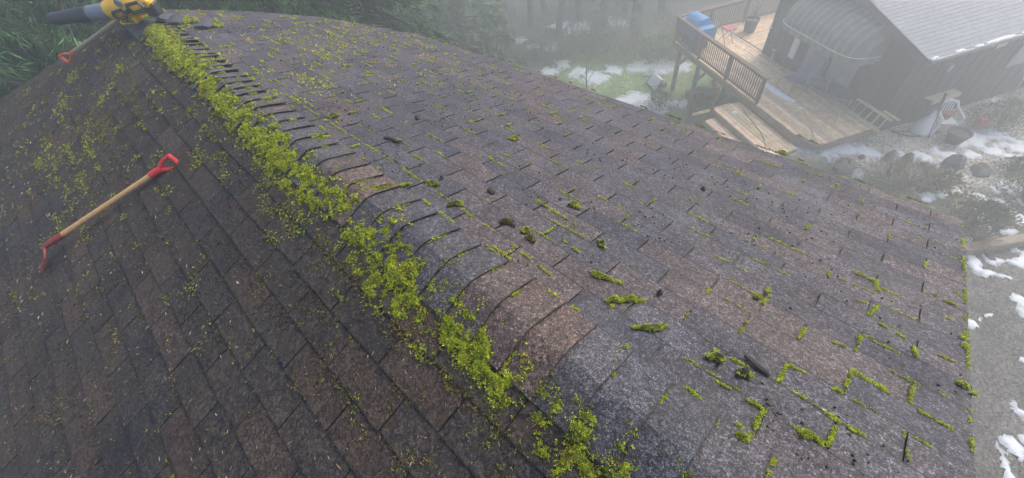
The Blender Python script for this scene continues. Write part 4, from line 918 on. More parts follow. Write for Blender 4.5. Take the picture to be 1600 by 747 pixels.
# wide wooden landing and step in front of the deck
LN = thing('landing_step', N(3.3, -2.9, -.3), 'broad wooden landing with a lower step in front of the deck', 'steps')
for (bs, be, a0, a1, z, ) in ((-3.28, -2.36, 1.95, 4.75, .12), (-3.68, -3.34, 2.15, 4.6, -.10)):
    b_ = bs
    while b_ < be - .05:
        mb = MB(); mb.col = tone_board(); mb.box((N(a0, b_ + .07, z - .02) + N(a1, b_ + .07, z - .02)) / 2, u3 * (a1 - a0) / 2, v3 * .066, z3 * .02, .004); mb.build('board', MT['deck_wood'], LN, attr='tone'); b_ += .14
    mb = MB(); mb.beam(N(a0, bs - .022, z - .14), N(a1, bs - .022, z - .14), .035, .24); mb.beam(N(a0 - .02, bs, z - .14), N(a0 - .02, be, z - .14), .035, .24); mb.beam(N(a1 + .02, bs, z - .14), N(a1 + .02, be, z - .14), .035, .24); mb.build('riser', MT['rim_wood'], LN)
mb = MB(); c_ = N(1.6, -3.55, -.2); gz = ground_z(c_[0], c_[1]); mb.box((c_[0], c_[1], float(gz) + .0), u3 * .55, v3 * .6, z3 * .09, .02); tag(mb.build('paving_slab', MT['cloth']), 'pale grey paving slab at the foot of the steps', 'paving slab')
# short stair with its own railing going down to the lawn
ST = thing('garden_stair', N(1.2, -2.9, -.9), 'short wooden stair with railing leading from the landing to the lawn', 'stairs')
for i in range(4):
    a = 1.85 - .27 * i; z = -.06 - .22 * i; mb = MB(); mb.col = tone_board(); mb.box(N(a, -2.85, z), u3 * .14, v3 * .42, z3 * .02, .004); mb.build('tread', MT['deck_wood'], ST, attr='tone')
for bb in (-3.30, -2.42):
    mb = MB(); mb.beam(N(2.1, bb, .0), N(.8, bb, -1.06), .04, .24); mb.build('stringer', MT['rim_wood'], ST)
for a, bb, z0, z1 in ((1.95, -3.34, -.2, .95), (.9, -3.34, -1.3, .12)):
    mb = MB(); mb.beam(N(a, bb, z0), N(a, bb, z1), .09, .09, (1, 0, 0)); mb.build('post', MT['rail_wood'], ST)
mb = MB(); mb.beam(N(2.0, -3.34, .97), N(.82, -3.34, .13), .12, .04); mb.build('hand_rail', MT['rail_wood'], ST)
for k in range(3):
    mb = MB(); mb.beam(N(1.95, -3.36, .68 - .24 * k), N(.9, -3.36, -.14 - .24 * k), .03, .07); mb.build('slat', MT['rail_wood'], ST)
# things on the deck
GR = thing('covered_grill', N(*ab(1088, 78)), 'barbecue grill under a bright blue tarp at the deck corner', 'grill')
a, bb = -1.75, -1.85
mb = MB(); mb.box(N(a, bb, ZD + .36), u3 * .50, v3 * .27, z3 * .34, .04); mb.build('cart', MT['navy'], GR)
mb = MB(); prof = []; sec = [(-.37, .42), (-.36, .78), (-.31, .96), (-.17, 1.13), (.0, 1.17), (.17, 1.12), (.30, .98), (.36, .8), (.37, .42)]
for a_, top in ((-.68, .80), (-.66, .90), (-.42, .93), (-.38, 1.14), (-.2, 1.17), (.0, 1.165), (.2, 1.175), (.38, 1.14), (.42, .93), (.66, .90), (.68, .80)):
    prof.append([N(a + a_ + rng.normal(0, .01), bb + b2 * (.94 if abs(a_) > .67 else 1) + rng.normal(0, .012), ZD + min(h, top - .02 * abs(b2)) + rng.normal(0, .01)) for b2, h in sec])
vs_ = [q for r_ in prof for q in r_]; m9 = len(sec); fs = [(i * m9 + k, i * m9 + k + 1, (i + 1) * m9 + k + 1, (i + 1) * m9 + k) for i in range(len(prof) - 1) for k in range(m9 - 1)] + [tuple(range(m9 - 1, -1, -1)), tuple((len(prof) - 1) * m9 + k for k in range(m9))]
mb.add(vs_, fs); mb.build('tarp', MT['blue'], GR, smooth=True)
SA = ab(1133, 66); S_ = N(*SA); ST2 = thing('folding_stool', S_, 'folding stool with red seat and crossed black legs beside the grill', 'stool')
mb = MB(); mb.box(S_ + z3 * .56, u3 * .22, v3 * .2, z3 * .022, .012); mb.build('seat', MT['pink'], ST2)
for sv in (-1, 1):
    for su in (-1, 1):
        mb = MB(); mb.tube([S_ + v3 * sv * .17 + u3 * su * .22 + z3 * .012, S_ + v3 * sv * .165 - u3 * su * .19 + z3 * .54], .013, 6); mb.build('leg', MT['dark'], ST2, smooth=True)
def pot(px, py, z, r0, r1, h, lab, mat, name='plant_pot', group=None):
    c = on_z(px, py, z); t = thing(name, c, lab, 'pot', group); mb = MB(); mb.lathe(c, [(r0 * .9, 0), (r0, .01), (r1, h * .9), (r1 * 1.08, h * .9), (r1 * 1.08, h), (r1 * .95, h), (r1 * .85, h * .86), (.01, h * .86)], 16, close=False); mb.build('body', mat, t, smooth=True); return t, c
t, c = pot(1170, 49, ZD, .20, .25, .5, 'tall black plant pot with dead stems at the back railing', MT['dark'])
mb = MB()
for k in range(9):
    d = rng.normal(0, .16, 2); mb.tube([c + z3 * .4, c + np.array([d[0] * .5, d[1] * .5, .75]), c + np.array([d[0], d[1], rng.uniform(.9, 1.25)])], [.008, .006, .003], 5)
mb.build('stem', MT['bark'], t)
q = ab(1203, 97); mb = MB(); mb.beam(N(*q, ZD), N(*q, ZD + .42), .09, .09, (1, 0, 0)); mb.box(N(*q, ZD + .44), u3 * .065, v3 * .065, z3 * .02, .008); tag(mb.build('post_stub', MT['plank']), 'short capped wooden post standing on the deck by the wall', 'post')
# ladder on its side against the wall
LA = thing('ladder', N(4.4, -.35), 'pale ladder standing on its side along the house wall', 'ladder')
la0, la1 = ab(1316, 170), ab(1372, 208)
pa, pb = N(la0[0], la0[1]), N(la1[0], la1[1]); d = unit(pb - pa); up_l = unit(z3 * .9 + v3 * .35)
for h in (.045, .43):
    mb = MB(); mb.beam(pa + up_l * h - d * .05, pb + up_l * h + d * .05, .03, .075, up_l); mb.build('rail', MT['alu'], LA)
for k in range(6):
    mb = MB(); c = pa + (pb - pa) * (k + .35) / 5.8; mb.beam(c + up_l * .08, c + up_l * .395, .04, .028, d, .003); mb.build('rung', MT['alu'], LA)
mb = MB(); mb.beam(pa + v3 * .10 + up_l * .47, pb + d * .15 + v3 * .10 + up_l * .47, .03, .06, up_l); mb.build('rail', MT['alu'], LA)
def sling_chair(px, py, rz, lab, fab, z=ZD, s=1.0, recl=.35):
    c = on_z(px, py, z); t = thing('patio_chair', c, lab, 'chair', 'patio chairs on the deck'); f = np.array([math.cos(rz), math.sin(rz), 0]); l = np.array([-f[1], f[0], 0])
    Q = lambda a, b_, h: c + (f * a + l * b_) * s + z3 * h * s
    for sd_ in (-1, 1):
        mb = MB(); mb.tube([Q(.34, .29 * sd_, 0), Q(.28, .29 * sd_, .42), Q(.26, .3 * sd_, .62), Q(-.22, .3 * sd_, .62), Q(-.30, .28 * sd_, .42), Q(-.38, .28 * sd_, 0)], .014, 6); mb.build('leg_frame', MT['metal'], t, smooth=True)
    mb = MB(); mb.tube([Q(.28, -.27, .42), Q(-.22, -.27, .36), Q(-.22 - recl, -.25, .98), Q(-.22 - recl, .25, .98), Q(-.22, .27, .36), Q(.28, .27, .42), Q(.28, -.27, .42)], .013, 6); mb.build('seat_frame', MT['metal'], t, smooth=True)
    mb = MB(); pts = [(.27, .415), (.05, .375), (-.2, .36), (-.24 - recl * .2, .5), (-.22 - recl * .6, .74), (-.22 - recl, .97)]; vs_ = []
    for a, h in pts: vs_ += [Q(a, -.25, h), Q(a, .25, h), Q(a, .25, h - .012), Q(a, -.25, h - .012)]
    mb.add(vs_, [(i * 4 + k, i * 4 + (k + 1) % 4, i * 4 + 4 + (k + 1) % 4, i * 4 + 4 + k) for i in range(5) for k in range(4)]); mb.build('sling', fab, t)
sling_chair(1235, 140, 2.6, 'patio chair with blue seat and pale metal frame under the awning', MT['bluecloth'])
sling_chair(1268, 142, 1.9, 'reclined grey patio chair next to the blue one', MT['cloth'], recl=.5)
# round glass-less patio table frame
c = N(*ab(1302, 178)); t = thing('patio_table', c, 'round dark patio table with thin metal legs on the deck', 'table'); mb = MB(); mb.lathe(c + z3 * .66, [(.32, 0), (.34, .01), (.34, .03), (.31, .035), (.01, .035)], 20); mb.build('table_top', MT['dark'], t)
mb = MB(); mb.tube([c + np.array([math.cos(k) * .33, math.sin(k) * .33, .675]) for k in np.linspace(0, 6.283, 21)], .014, 6); mb.build('rim', MT['metal'], t)
for k in range(4):
    an = k * 1.57 + .4; mb = MB(); mb.tube([c + np.array([math.cos(an) * .36, math.sin(an) * .36, .65]), c + np.array([math.cos(an) * .42, math.sin(an) * .42, .0])], .012, 6); mb.build('leg', MT['metal'], t)
def line_on_deck(pxs, r, name, mat, lab, cat, z=ZD, sag=None):
    P_ = [on_z(x, y, z) + z3 * (r * .95) for x, y in pxs]; out = []
    for i in range(len(P_) - 1):
        p0, p1, p2, p3 = P_[max(i - 1, 0)], P_[i], P_[i + 1], P_[min(i + 2, len(P_) - 1)]
        for k in range(6):
            t_ = k / 6; out.append(.5 * ((2 * p1) + (-p0 + p2) * t_ + (2 * p0 - 5 * p1 + 4 * p2 - p3) * t_ ** 2 + (-p0 + 3 * p1 - 3 * p2 + p3) * t_ ** 3))
    out.append(P_[-1]); mb = MB(); mb.tube(out, r, 7); return tag(mb.build(name, mat, smooth=True), lab, cat)
line_on_deck([(1248, 165), (1258, 178), (1264, 190), (1268, 206), (1275, 221)], .016, 'garden_hose', MT['hose'], 'pale yellow hose snaking across the deck to its pointed corner', 'hose')
line_on_deck([(1160, 171), (1175, 190), (1190, 210), (1196, 230)], .010, 'cable', MT['dark'], 'thin dark cable lying over the wooden landing', 'cable', z=.125)
def snow_on(pxs, z, w, lab):
    P_ = [on_z(x, y, z) for x, y in pxs]; mb = MB(); n_ = len(P_); vs_ = []
    for i, q in enumerate(P_):
        d = unit(P_[min(i + 1, n_ - 1)] - P_[max(i - 1, 0)]); sd_ = np.cross(d, z3); ww = w * (.35 if i in (0, n_ - 1) else rng.uniform(.8, 1.15))
        for k, (o_, h) in enumerate(((-1, .0), (-.7, .03), (0, .045), (.7, .03), (1, .0))): vs_.append(q + sd_ * ww * o_ + z3 * (h + .002))
    mb.add(vs_, [(i * 5 + k, i * 5 + k + 1, i * 5 + 6 + k, i * 5 + 5 + k) for i in range(n_ - 1) for k in range(4)]); return tag(mb.build('snow_patch', MT['snow'], smooth=True), lab, 'snow', 'snow left on the deck')
snow_on([(1190, 126), (1200, 134), (1210, 141), (1220, 148), (1232, 155), (1243, 160)], ZD, .13, 'long narrow snow strip on the deck boards')
snow_on([(1245, 168), (1250, 169), (1257, 171)], ZD, .08, 'small snow spot near the hose on the deck')
snow_on([(1124, 75), (1122, 73), (1128, 70)], ZD, .1, 'little snow heap under the stool'); snow_on([(1143, 178), (1148, 176), (1152, 175)], .12, .07, 'snow lump on the corner of the landing')
# white plastic garden chair
def garden_chair(px, py, rz):
    c = gpt(px, py); t = thing('garden_chair', c, 'white plastic armchair on the gravel against the dark wall', 'chair'); f = np.array([math.cos(rz), math.sin(rz), 0]); l = np.array([-f[1], f[0], 0]); s = .92
    Q = lambda a, b_, h: c + (f * a + l * b_) * s + z3 * h * s
    mb = MB(); mb.box(Q(0, 0, .42), f * .23 * s, l * .23 * s, z3 * .016, .01); mb.build('seat', MT['white'], t)
    for sa, sb in ((1, 1), (1, -1), (-1, 1), (-1, -1)):
        mb = MB(); mb.beam(Q(sa * .21, sb * .23, .42), Q(sa * .27, sb * .27, 0), .06, .045); mb.build('leg', MT['white'], t)
    mb = MB(); mb.tube([Q(.24, -.25, .42), Q(.26, -.28, .62), Q(.0, -.29, .66), Q(-.22, -.26, .72), Q(-.30, -.2, .88), Q(-.32, 0, .93), Q(-.30, .2, .88), Q(-.22, .26, .72), Q(.0, .29, .66), Q(.26, .28, .62), Q(.24, .25, .42)], [.02, .024, .028, .03, .032, .034, .032, .03, .028, .024, .02], 8); mb.build('back_frame', MT['white'], t, smooth=True)
    for k in (-2, -1, 0, 1, 2):
        mb = MB(); mb.beam(Q(-.22, k * .075, .42), Q(-.31, k * .075, .9), .035, .012, f); mb.build('slat', MT['white'], t)
    return Q(-.05, 0, .44)
cs = garden_chair(1463, 204, 3.75)
t = thing('clay_pot', cs, 'small terracotta pot sitting on the white chair', 'pot'); mb = MB(); mb.lathe(cs, [(.08, 0), (.12, .16), (.135, .16), (.135, .19), (.11, .19), (.01, .16)], 14, close=False); mb.build('body', MT['terracotta'], t, smooth=True)
pot(1488, 222, 0, .17, .26, .36, 'black plastic tub in front of the white chair', MT['dark'], 'plastic_tub')
pot(1527, 200, 0, .13, .15, .34, 'dark red can beside the leafy bush', MT['pink'], 'metal_can')
c = gpt(1437, 206); t = thing('cloth_bundle', c, 'white cloth bundle leaning between dark poles by the wall', 'bundle'); mb = MB(); rr = np.random.default_rng(5); prof = [(.24, 0), (.27, .08), (.22, .3), (.13, .5), (.05, .68), (.02, .74)]
mb.lathe(c, prof, 14); mb.v = [(x + rr.normal(0, .015), y + rr.normal(0, .015), z) for x, y, z in mb.v]; mb.build('cloth', MT['white'], t, smooth=True)
for k in range(3):
    mb = MB(); mb.tube([c + np.array([-.2 + .12 * k, -.25 + .05 * k, 0]), c + np.array([.05, .05 + .02 * k, 1.25])], .014, 6); mb.build('pole', MT['dark'], t)
line_on_deck([(1392, 204), (1405, 210), (1425, 214), (1450, 211), (1470, 206), (1440, 208), (1410, 206), (1396, 208)], .018, 'black_hose', MT['dark'], 'black hose coiled on the gravel beside the deck end', 'hose', z=.0)
q0, q1 = N(LW + .18, 1.25, .95), N(LW + .18, 2.2, .95); mb = MB(); mb.box((q0 + q1) / 2, (q1 - q0) / 2, u3 * .12, z3 * .025, .006); mb.box((q0 + q1) / 2 + u3 * .12 - z3 * .05, (q1 - q0) / 2, u3 * .012, z3 * .05, .004)
tag(mb.build('wall_shelf', MT['plank']), 'pale wooden shelf on the dark wall above the white chair', 'shelf')
c = gpt(1543, 178) + z3 * .35; mb = MB(); mb.lathe(c, [(.02, 0), (.12, .02), (.17, .08), (.16, .09), (.1, .04), (.01, .03)], 16, close=False); mb.lathe(c - z3 * .35, [(.05, -.02), (.03, .02), (.03, .35)], 8); tag(mb.build('bird_bath', MT['white'], smooth=True), 'small white bowl on a stand behind the leafy bush', 'bowl')
mb = MB(); p0 = gpt(1562, 182); mb.tube([p0, N(LW + .1, 4.4, 1.9)], .022, 7); tag(mb.build('leaning_pole', MT['plank'], smooth=True), 'long pale pole leaning from the bush up against the wall', 'pole')
# ================================================================ yard: timber, boulders, lawn things
p0, p1 = gpt(1495, 396), gpt(1640, 372); mb = MB(); mb.beam(p0 + z3 * .10, p1 + z3 * .12, .22, .26, bev=.02); tag(mb.build('landscape_timber', MT['rim_wood']), 'brown landscape timber edging the gravel drive', 'timber')
def boulder(px, py, L, W, H, lab, mat='stone', an=0.):
    c = gpt(px, py) - z3 * .06; vs_, fs = lump(c, z3, (math.cos(an), math.sin(an), 0), L * .75, W * .75, H * .75, 12, 7, seed=int(px + py)); mb = MB(); mb.add(vs_, fs); tag(mb.build('boulder', MT[mat], smooth=True), lab, 'boulder', 'boulders in the garden')
boulder(1545, 402, .42, .28, .16, 'flat mossy boulder lying in snow beside the landscape timber', an=1.)
boulder(1318, 262, .95, .7, .38, 'broad dark boulder next to the roof eave'); boulder(1338, 274, .75, .5, .22, 'flat pale boulder in front of the broad dark one', 'cloth'); boulder(1388, 248, .42, .34, .40, 'upright dark boulder beside a snow strip'); boulder(1417, 250, .5, .38, .34, 'round dark boulder behind the dry shrubs')
boulder(1488, 258, .72, .6, .48, 'big square dark boulder on the snowy gravel'); boulder(1532, 268, .8, .55, .32, 'low wide dark boulder right of the square one'); boulder(1346, 246, .3, .25, .18, 'small dark stone on the snow bank'); boulder(1452, 268, .45, .35, .25, 'dark stone among the dry grasses')
# overturned lawn chair on the grass
c = gpt(1022, 136); t = thing('lawn_chair', c, 'overturned black framed chair with white cushion on the lawn', 'chair'); Q = lambda a, b_, h: c + u3 * a + v3 * b_ + z3 * h
mb = MB(); mb.tube([Q(-.42, -.2, .05), Q(.42, -.2, .03), Q(.46, .1, .5), Q(-.4, .1, .55), Q(-.42, -.2, .05)], .022, 7); mb.build('frame', MT['dark'], t, smooth=True)
mb = MB(); mb.box(Q(.02, -.02, .3), u3 * .38, (v3 * .13 + z3 * .24), (v3 * .06 - z3 * .03), .03); mb.build('cushion', MT['white'], t); mb = MB(); mb.box(Q(.0, .22, .2), u3 * .36, v3 * .2, z3 * .14, .04); mb.build('seat', MT['cloth'], t)
for k in (-1, 1):
    mb = MB(); mb.tube([Q(.4 * k, .0, .3), Q(.5 * k, -.45, .42)], .018, 6); mb.build('leg', MT['dark'], t)
for px, py, r, h, lab, mat in [(1092, 165, .28, .75, 'dark rubbish bin in the shadow under the deck', 'navy'), (1106, 168, .26, .7, 'second dark bin under the deck behind the stair', 'dark'), (1075, 152, .16, .3, 'reddish pot under the deck beside the bins', 'terracotta'), (1122, 165, .22, .5, 'low dark tub under the deck next to the stair', 'dark')]:
    g_ = gpt(px, py); t = thing('garden_bin', g_, lab, 'bin', 'bins and tubs stored under the deck'); mb = MB(); mb.lathe(g_, [(r * .8, 0), (r * .95, h * .95), (r * 1.05, h * .95), (r * 1.05, h), (r * .7, h * 1.06), (.01, h * 1.08)], 14); mb.build('body', MT[mat], t, smooth=True)
mb = MB(); n_ = 4500; gx_ = rng.uniform(12.1, 17.5, n_ * 2); gy_ = rng.uniform(-4.5, 2.6, n_ * 2); rel = np.stack([gx_, gy_], -1) - W0; aa, bb = rel @ U, rel @ VV
okp = ~((aa < 5.2) & (bb > -2.4)) & ~((aa < LW + .05) & (bb > -.05)) & (fbm(gx_ * 1.2, gy_ * 1.2, 161) > .33) & (gx_ + .25 * gy_ > 12.0)
gx_, gy_ = gx_[okp], gy_[okp]; m0 = len(gx_); dx_, dy_ = rng.uniform(4.5, 11.5, 7000), rng.uniform(-6.5, -2.0, 7000); kd = fbm(dx_ * 1.1, dy_ * 1.1, 181) > rng.uniform(.3, .7, 7000); gx_, gy_ = np.concatenate([gx_, dx_[kd]]), np.concatenate([gy_, dy_[kd]]); m_ = len(gx_)
P = np.stack([gx_, gy_, ground_z(gx_, gy_) + .002], -1); r = rng.uniform(.018, .042, m_); r[m0:] = rng.uniform(.008, .022, m_ - m0) * (1 + (rng.random(m_ - m0) < .04)); o8 = np.array([(1, 0, 0), (0, 1, 0), (-1, 0, 0), (0, -1, 0), (0, 0, .7), (0, 0, -.5)])
V = (P[:, None] + o8[None] * r[:, None, None] * rng.uniform(.7, 1.25, (m_, 6, 1))).reshape(-1, 3); f8 = np.array([(0, 1, 4), (1, 2, 4), (2, 3, 4), (3, 0, 4)]); Fq = (f8[None] + (np.arange(m_) * 6)[:, None, None]).reshape(-1, 3)
o = link('gravel', mesh_np('gravel', V, Fq, MT['litter'], np.repeat(pick(np.array([(.42, .38, .31), (.34, .31, .26), (.50, .46, .39), (.25, .23, .2)]), m_) * np.where(np.arange(m_) < m0, 1, .55)[:, None], 6, 0)), recentre=False); tag(o, 'tan pebbles and stones strewn over the yard and drive', 'gravel', kind='stuff')
# ================================================================ shrubs
def shrub(px, py, R_, H_, lab, kind, n=900, name='shrub', base=None):
    c = gpt(px, py) if base is None else np.asarray(base, float); t = thing(name, c, lab, 'shrub', 'shrubs in the yards')
    mb = MB(); ns = 14; tips = []
    for k in range(ns):
        an = rng.random() * 6.28; sp = rng.uniform(.15, 1) * R_ * .8; hh = H_ * rng.uniform(.6, 1)
        tipp = c + np.array([math.cos(an) * sp, math.sin(an) * sp, hh]); tips.append(tipp); mb.tube([c - z3 * .05, c + (tipp - c) * .5 + np.array([0, 0, .08 * H_]), tipp], [.012, .008, .004], 5, False)
    mb.build('stems', MT['barkpale'], t)
    pal = {'dry': np.array([(.30, .24, .16), (.22, .17, .11), (.34, .28, .20), (.18, .16, .10)]), 'green': np.array([(.07, .10, .03), (.10, .13, .045), (.05, .075, .025), (.14, .16, .06)]), 'mix': np.array([(.12, .115, .055), (.17, .15, .08), (.09, .10, .045), (.20, .17, .10)])}[kind]
    th = rng.random(n) * 6.28; rr = np.sqrt(rng.random(n)); hh = rng.random(n) ** .8; prof = np.sin(np.clip(hh * .85 + .18, 0, 1) * 3.14) ** .6
    lobes = 1 + .25 * np.sin(th * 3 + px) + .15 * np.sin(th * 5 + hh * 7)
    P = c + np.stack([np.cos(th) * rr * R_ * prof * lobes, np.sin(th) * rr * R_ * prof * lobes, hh * H_], -1)
    D = unit(np.stack([np.cos(th) * .6, np.sin(th) * .6, np.full(n, .9)], -1) + rng.normal(0, .5, (n, 3)))
    if kind == 'dry': L, W = rng.uniform(.12, .3, n), rng.uniform(.006, .012, n)
    else: L, W = rng.uniform(.05, .11, n), rng.uniform(.02, .045, n)
    V, F_, C_ = blades(P, D, L, W, pick(pal, n)); link('foliage', mesh_np('foliage', V, F_, MT['leafy'], C_), t)
shrub(1560, 197, .75, .75, 'leafy green bush beside the house wall', 'green', 1500)
shrub(1420, 288, .6, .6, 'dry tan shrub behind the roof edge', 'dry', 1500); shrub(1465, 294, .5, .5, 'olive shrub next to the dry tan one', 'mix', 900); shrub(1385, 277, .4, .45, 'small dry shrub beside the flat boulder', 'dry', 800)
shrub(1525, 350, .6, .65, 'olive green shrub right at the corner of the roof', 'mix', 2600); shrub(1598, 305, .6, .65, 'brownish shrub among the garden snow', 'mix', 1500); shrub(1580, 268, .35, .4, 'low green tuft behind the low wide boulder', 'green', 700); shrub(1520, 385, .35, .35, 'low brown tuft against the landscape timber', 'dry', 600)
shrub(1030, 168, .6, .7, 'small grey green bush on the lawn by the chair', 'mix', 1200)
for i, (px, py, R_, H_) in enumerate([(880, 92, 1.1, .9), (910, 84, 1.3, 1.1), (945, 86, 1.2, 1.0), (975, 90, 1.2, 1.0), (1005, 92, 1.1, .9), (1035, 90, 1.1, 1.0), (1055, 95, .9, .8), (860, 82, 1.2, 1.2), (835, 90, 1.0, .9), (990, 72, 1.6, 1.5), (930, 68, 1.7, 1.6), (1030, 70, 1.6, 1.5), (895, 62, 1.6, 1.6), (960, 58, 1.8, 1.7), (1060, 76, 1.4, 1.3), (800, 88, 1.0, 1.0)]):
    shrub(px, py, R_, H_, (('brushy grey green shrub along the far lawn edge' if i % 3 else 'brushy dry tan shrub along the far lawn edge') if i < 9 or i == 15 else ('tall grey green shrub at the foot of the foggy wood' if i % 3 else 'tall dry tan shrub at the foot of the foggy wood')), 'mix' if i % 3 else 'dry', 1600, 'brush')
# young bare tree on the lawn edge
def bare_tree(base, H, lab, r0=.05, lean=(0, 0), seed=1, depth=4, cat_group='bare trees in the fog', spread=.5, nbr=(4, 6), label_group=True, mat='bark', low=.3):
    rr = np.random.default_rng(seed); base = np.asarray(base, float); t = thing('bare_tree', base, lab, 'tree', cat_group)
    tr = MB(); br = MB()
    pts = [base - z3 * .1]; d = unit(np.array([lean[0], lean[1], 1.0])); nseg = 7
    for i in range(nseg): pts.append(pts[-1] + d * H / nseg); d = unit(d + rr.normal(0, .07, 3) + z3 * .05)
    rad = [r0 * (1.15 if i == 0 else (1 - i / nseg) ** .8 + .05) for i in range(nseg + 1)]; tr.tube(pts, rad, 8)
    def grow(p, d, L, r, lev):
        q = [p]; dd = d
        for i in range(3): q.append(q[-1] + dd * L / 3); dd = unit(dd + rr.normal(0, .18, 3) + z3 * .08)
        br.tube(q, [r, r * .75, r * .5, r * .28], 5 if lev < 2 else 3, False)
        if lev < depth - 1:
            for _ in range(rr.integers(2, 5)):
                k = rr.integers(1, 4); grow(q[k], unit(dd + rr.normal(0, spread, 3)), L * rr.uniform(.45, .7), r * .45, lev + 1)
    for i in range(2, nseg + 1):
        if i / nseg < low: continue
        for _ in range(rr.integers(*nbr)):
            an = rr.random() * 6.28; dd = unit(np.array([math.cos(an), math.sin(an), rr.uniform(.2, .9)])); grow(pts[i] - z3 * rr.random() * H / nseg, dd, H * rr.uniform(.18, .34) * (1.15 - i / nseg * .6), rad[i] * .55 + r0 * .05, 1)
    tr.build('trunk', MT[mat], t, smooth=True); br.build('crown', MT[mat], t)
bare_tree(gpt(918, 138), 1.9, 'thin young bare tree standing at the snowy lawn edge', .03, (-.25, .1), 3, 3, low=.2, nbr=(2, 3))
def far_base(px, dist):
    v = ray((px, 60)); v = v / np.hypot(v[0], v[1]); x, y = CAM[0] + v[0] * dist, CAM[1] + v[1] * dist; return np.array([x, y, float(ground_z(x, y))])
for i, (px, dist, H, r0, ln) in enumerate([(792, 22.5, 9, .16, (.0, .05)), (830, 31, 11, .15, (.1, .0)), (855, 33, 12, .14, (-.15, .1)), (872, 29, 12, .17, (.12, -.1)), (890, 35, 12, .16, (.2, .0)), (905, 31, 12, .17, (-.1, 0)), (925, 34, 12, .15, (.05, .1)), (942, 30, 12, .22, (0, 0)), (958, 36, 12, .18, (.1, 0)), (975, 32, 12, .2, (-.1, .1)), (992, 28, 11, .30, (0, 0)), (1010, 34, 12, .18, (.1, .1)), (1028, 31, 12, .2, (0, .1)), (1050, 34, 12, .2, (.1, 0)), (1085, 36, 12, .2, (-.05, 0)), (1120, 34, 12, .2, (0, 0)), (1160, 38, 12, .2, (.1, 0)), (745, 34, 12, .2, (.0, .0)), (812, 38, 12, .2, (.0, .0)), (770, 40, 12, .2, (.1, .0))]):
    bare_tree(far_base(px, dist * .82 if i else dist), min(H, 11.5), 'bare forked tree standing alone before the far snow' if i == 0 else ('thick trunked bare tree at the edge of the foggy wood' if i == 10 else ('slender bare tree in the foggy wood beyond the lawn' if r0 < .195 else 'stouter bare tree in the foggy wood beyond the lawn')), r0 * 1.05, ln, 20 + i, 3 if i > 3 else 4, nbr=(2, 4), low=.2)
# ================================================================ conifers
def conifer(base, H, Rm, lab, seed, n_spray, zlo=.6, leafL=(.10, .24), leafW=.022, pal=None, group='conifers behind the roof', droop=.55, r0=.2, gap=.42, band=None, nb=(4, 7)):
    global rng
    keepr = rng; rng = np.random.default_rng(seed); base = np.asarray(base, float); t = thing('conifer_tree', base, lab, 'tree', group)
    pal = np.array([(.022, .060, .018), (.038, .092, .026), (.012, .032, .012), (.075, .155, .040), (.048, .110, .036)]) if pal is None else pal
    mb = MB(); mb.tube([base - z3 * .2, base + z3 * H * .3, base + z3 * H * .7, base + z3 * H], [r0, r0 * .8, r0 * .4, .02], 10); mb.build('trunk', MT['bark'], t, smooth=True)
    lb = MB(); Ps, Ds, Ls, Cs = [], [], [], []
    z = zlo; brs = []
    while z < H - .3:
        dense = band is not None and band[0] < z < band[1]
        for k in range(rng.integers(*nb)):
            an = rng.random() * 6.28; L = Rm * (1 - z / H) ** .75 * rng.uniform(.7, 1.12) + .2; brs.append((z + rng.uniform(-.15, .15), an, L))
        z += (.15 if dense else .6) if band is not None else gap
    tot = sum(b_[2] ** 1.3 for b_ in brs)
    for zb_, an, L in brs:
        h = np.array([math.cos(an), math.sin(an), 0]); l = np.array([-h[1], h[0], 0]); o = base + z3 * zb_
        cur = lambda q: o + h * (L * q) + z3 * (L * (.16 * q - droop * q ** 1.9)) if not hasattr(q, '__len__') else o + np.outer(L * q, h) + np.outer(L * (.16 * q - droop * q ** 1.9), z3)
        lb.tube([cur(q) for q in (0, .35, .7, 1.0)], [.028 * L / 2 + .008, .018 * L / 2 + .006, .01, .004], 5, False)
        m_ = int(n_spray * L ** 1.3 / tot); nt_ = max(4, m_ // 16)
        tq = rng.uniform(.12, 1, nt_) ** .8; sdv = rng.choice([-1, 1], nt_); tl_ = L * .42 * (1.08 - tq) * rng.uniform(.5, 1.1, nt_) + .12; tn = np.exp(rng.normal(0, .5, nt_)) * 1.25
        q_ = np.repeat(np.arange(nt_), 16); f_ = rng.random(len(q_)); o2 = cur(tq)[q_]; out = tl_[q_] * f_
        P = o2 + (l[None] * sdv[q_][:, None] * .8 + h[None] * .55) * out[:, None] - z3 * (out ** 1.5 * .55 + .02)[:, None] + rng.normal(0, .02, (len(q_), 3))
        D = unit(l[None] * (sdv[q_] * .45)[:, None] + h[None] * .6 - z3 * rng.uniform(.3, 1.1, (len(q_), 1)) + rng.normal(0, .38, (len(q_), 3)))
        Ps.append(P); Ds.append(D); Ls.append(rng.uniform(*leafL, len(q_))); Cs.append(pal[rng.integers(len(pal), size=nt_)][q_] * tn[q_][:, None] * rng.uniform(.8, 1.2, (len(q_), 1)))
    P, D, L, C_ = (np.concatenate(q) for q in (Ps, Ds, Ls, Cs)); V, F_, C2 = blades(P, D, L, leafW * rng.uniform(.6, 1.4, len(P)), C_)
    lb.build('limbs', MT['bark'], t); link('crown', mesh_np('crown', V, F_, MT['needle'], C2), t); rng = keepr
NEAR = dict(leafL=(.07, .20), leafW=.0125, band=(5.0, 10.4), nb=(6, 9), zlo=1.8, droop=.5)
def cb(x, y): return np.array([x, y, float(ground_z(x, y))])
conifer(cb(-2.3, 8.9), 12.6, 4.8, 'dense dark conifer beyond the end of the dark slope', 201, 150000, **NEAR)
conifer(cb(.0, 9.4), 12.8, 4.8, 'broad conifer directly behind the leaf blower', 202, 150000, **NEAR)
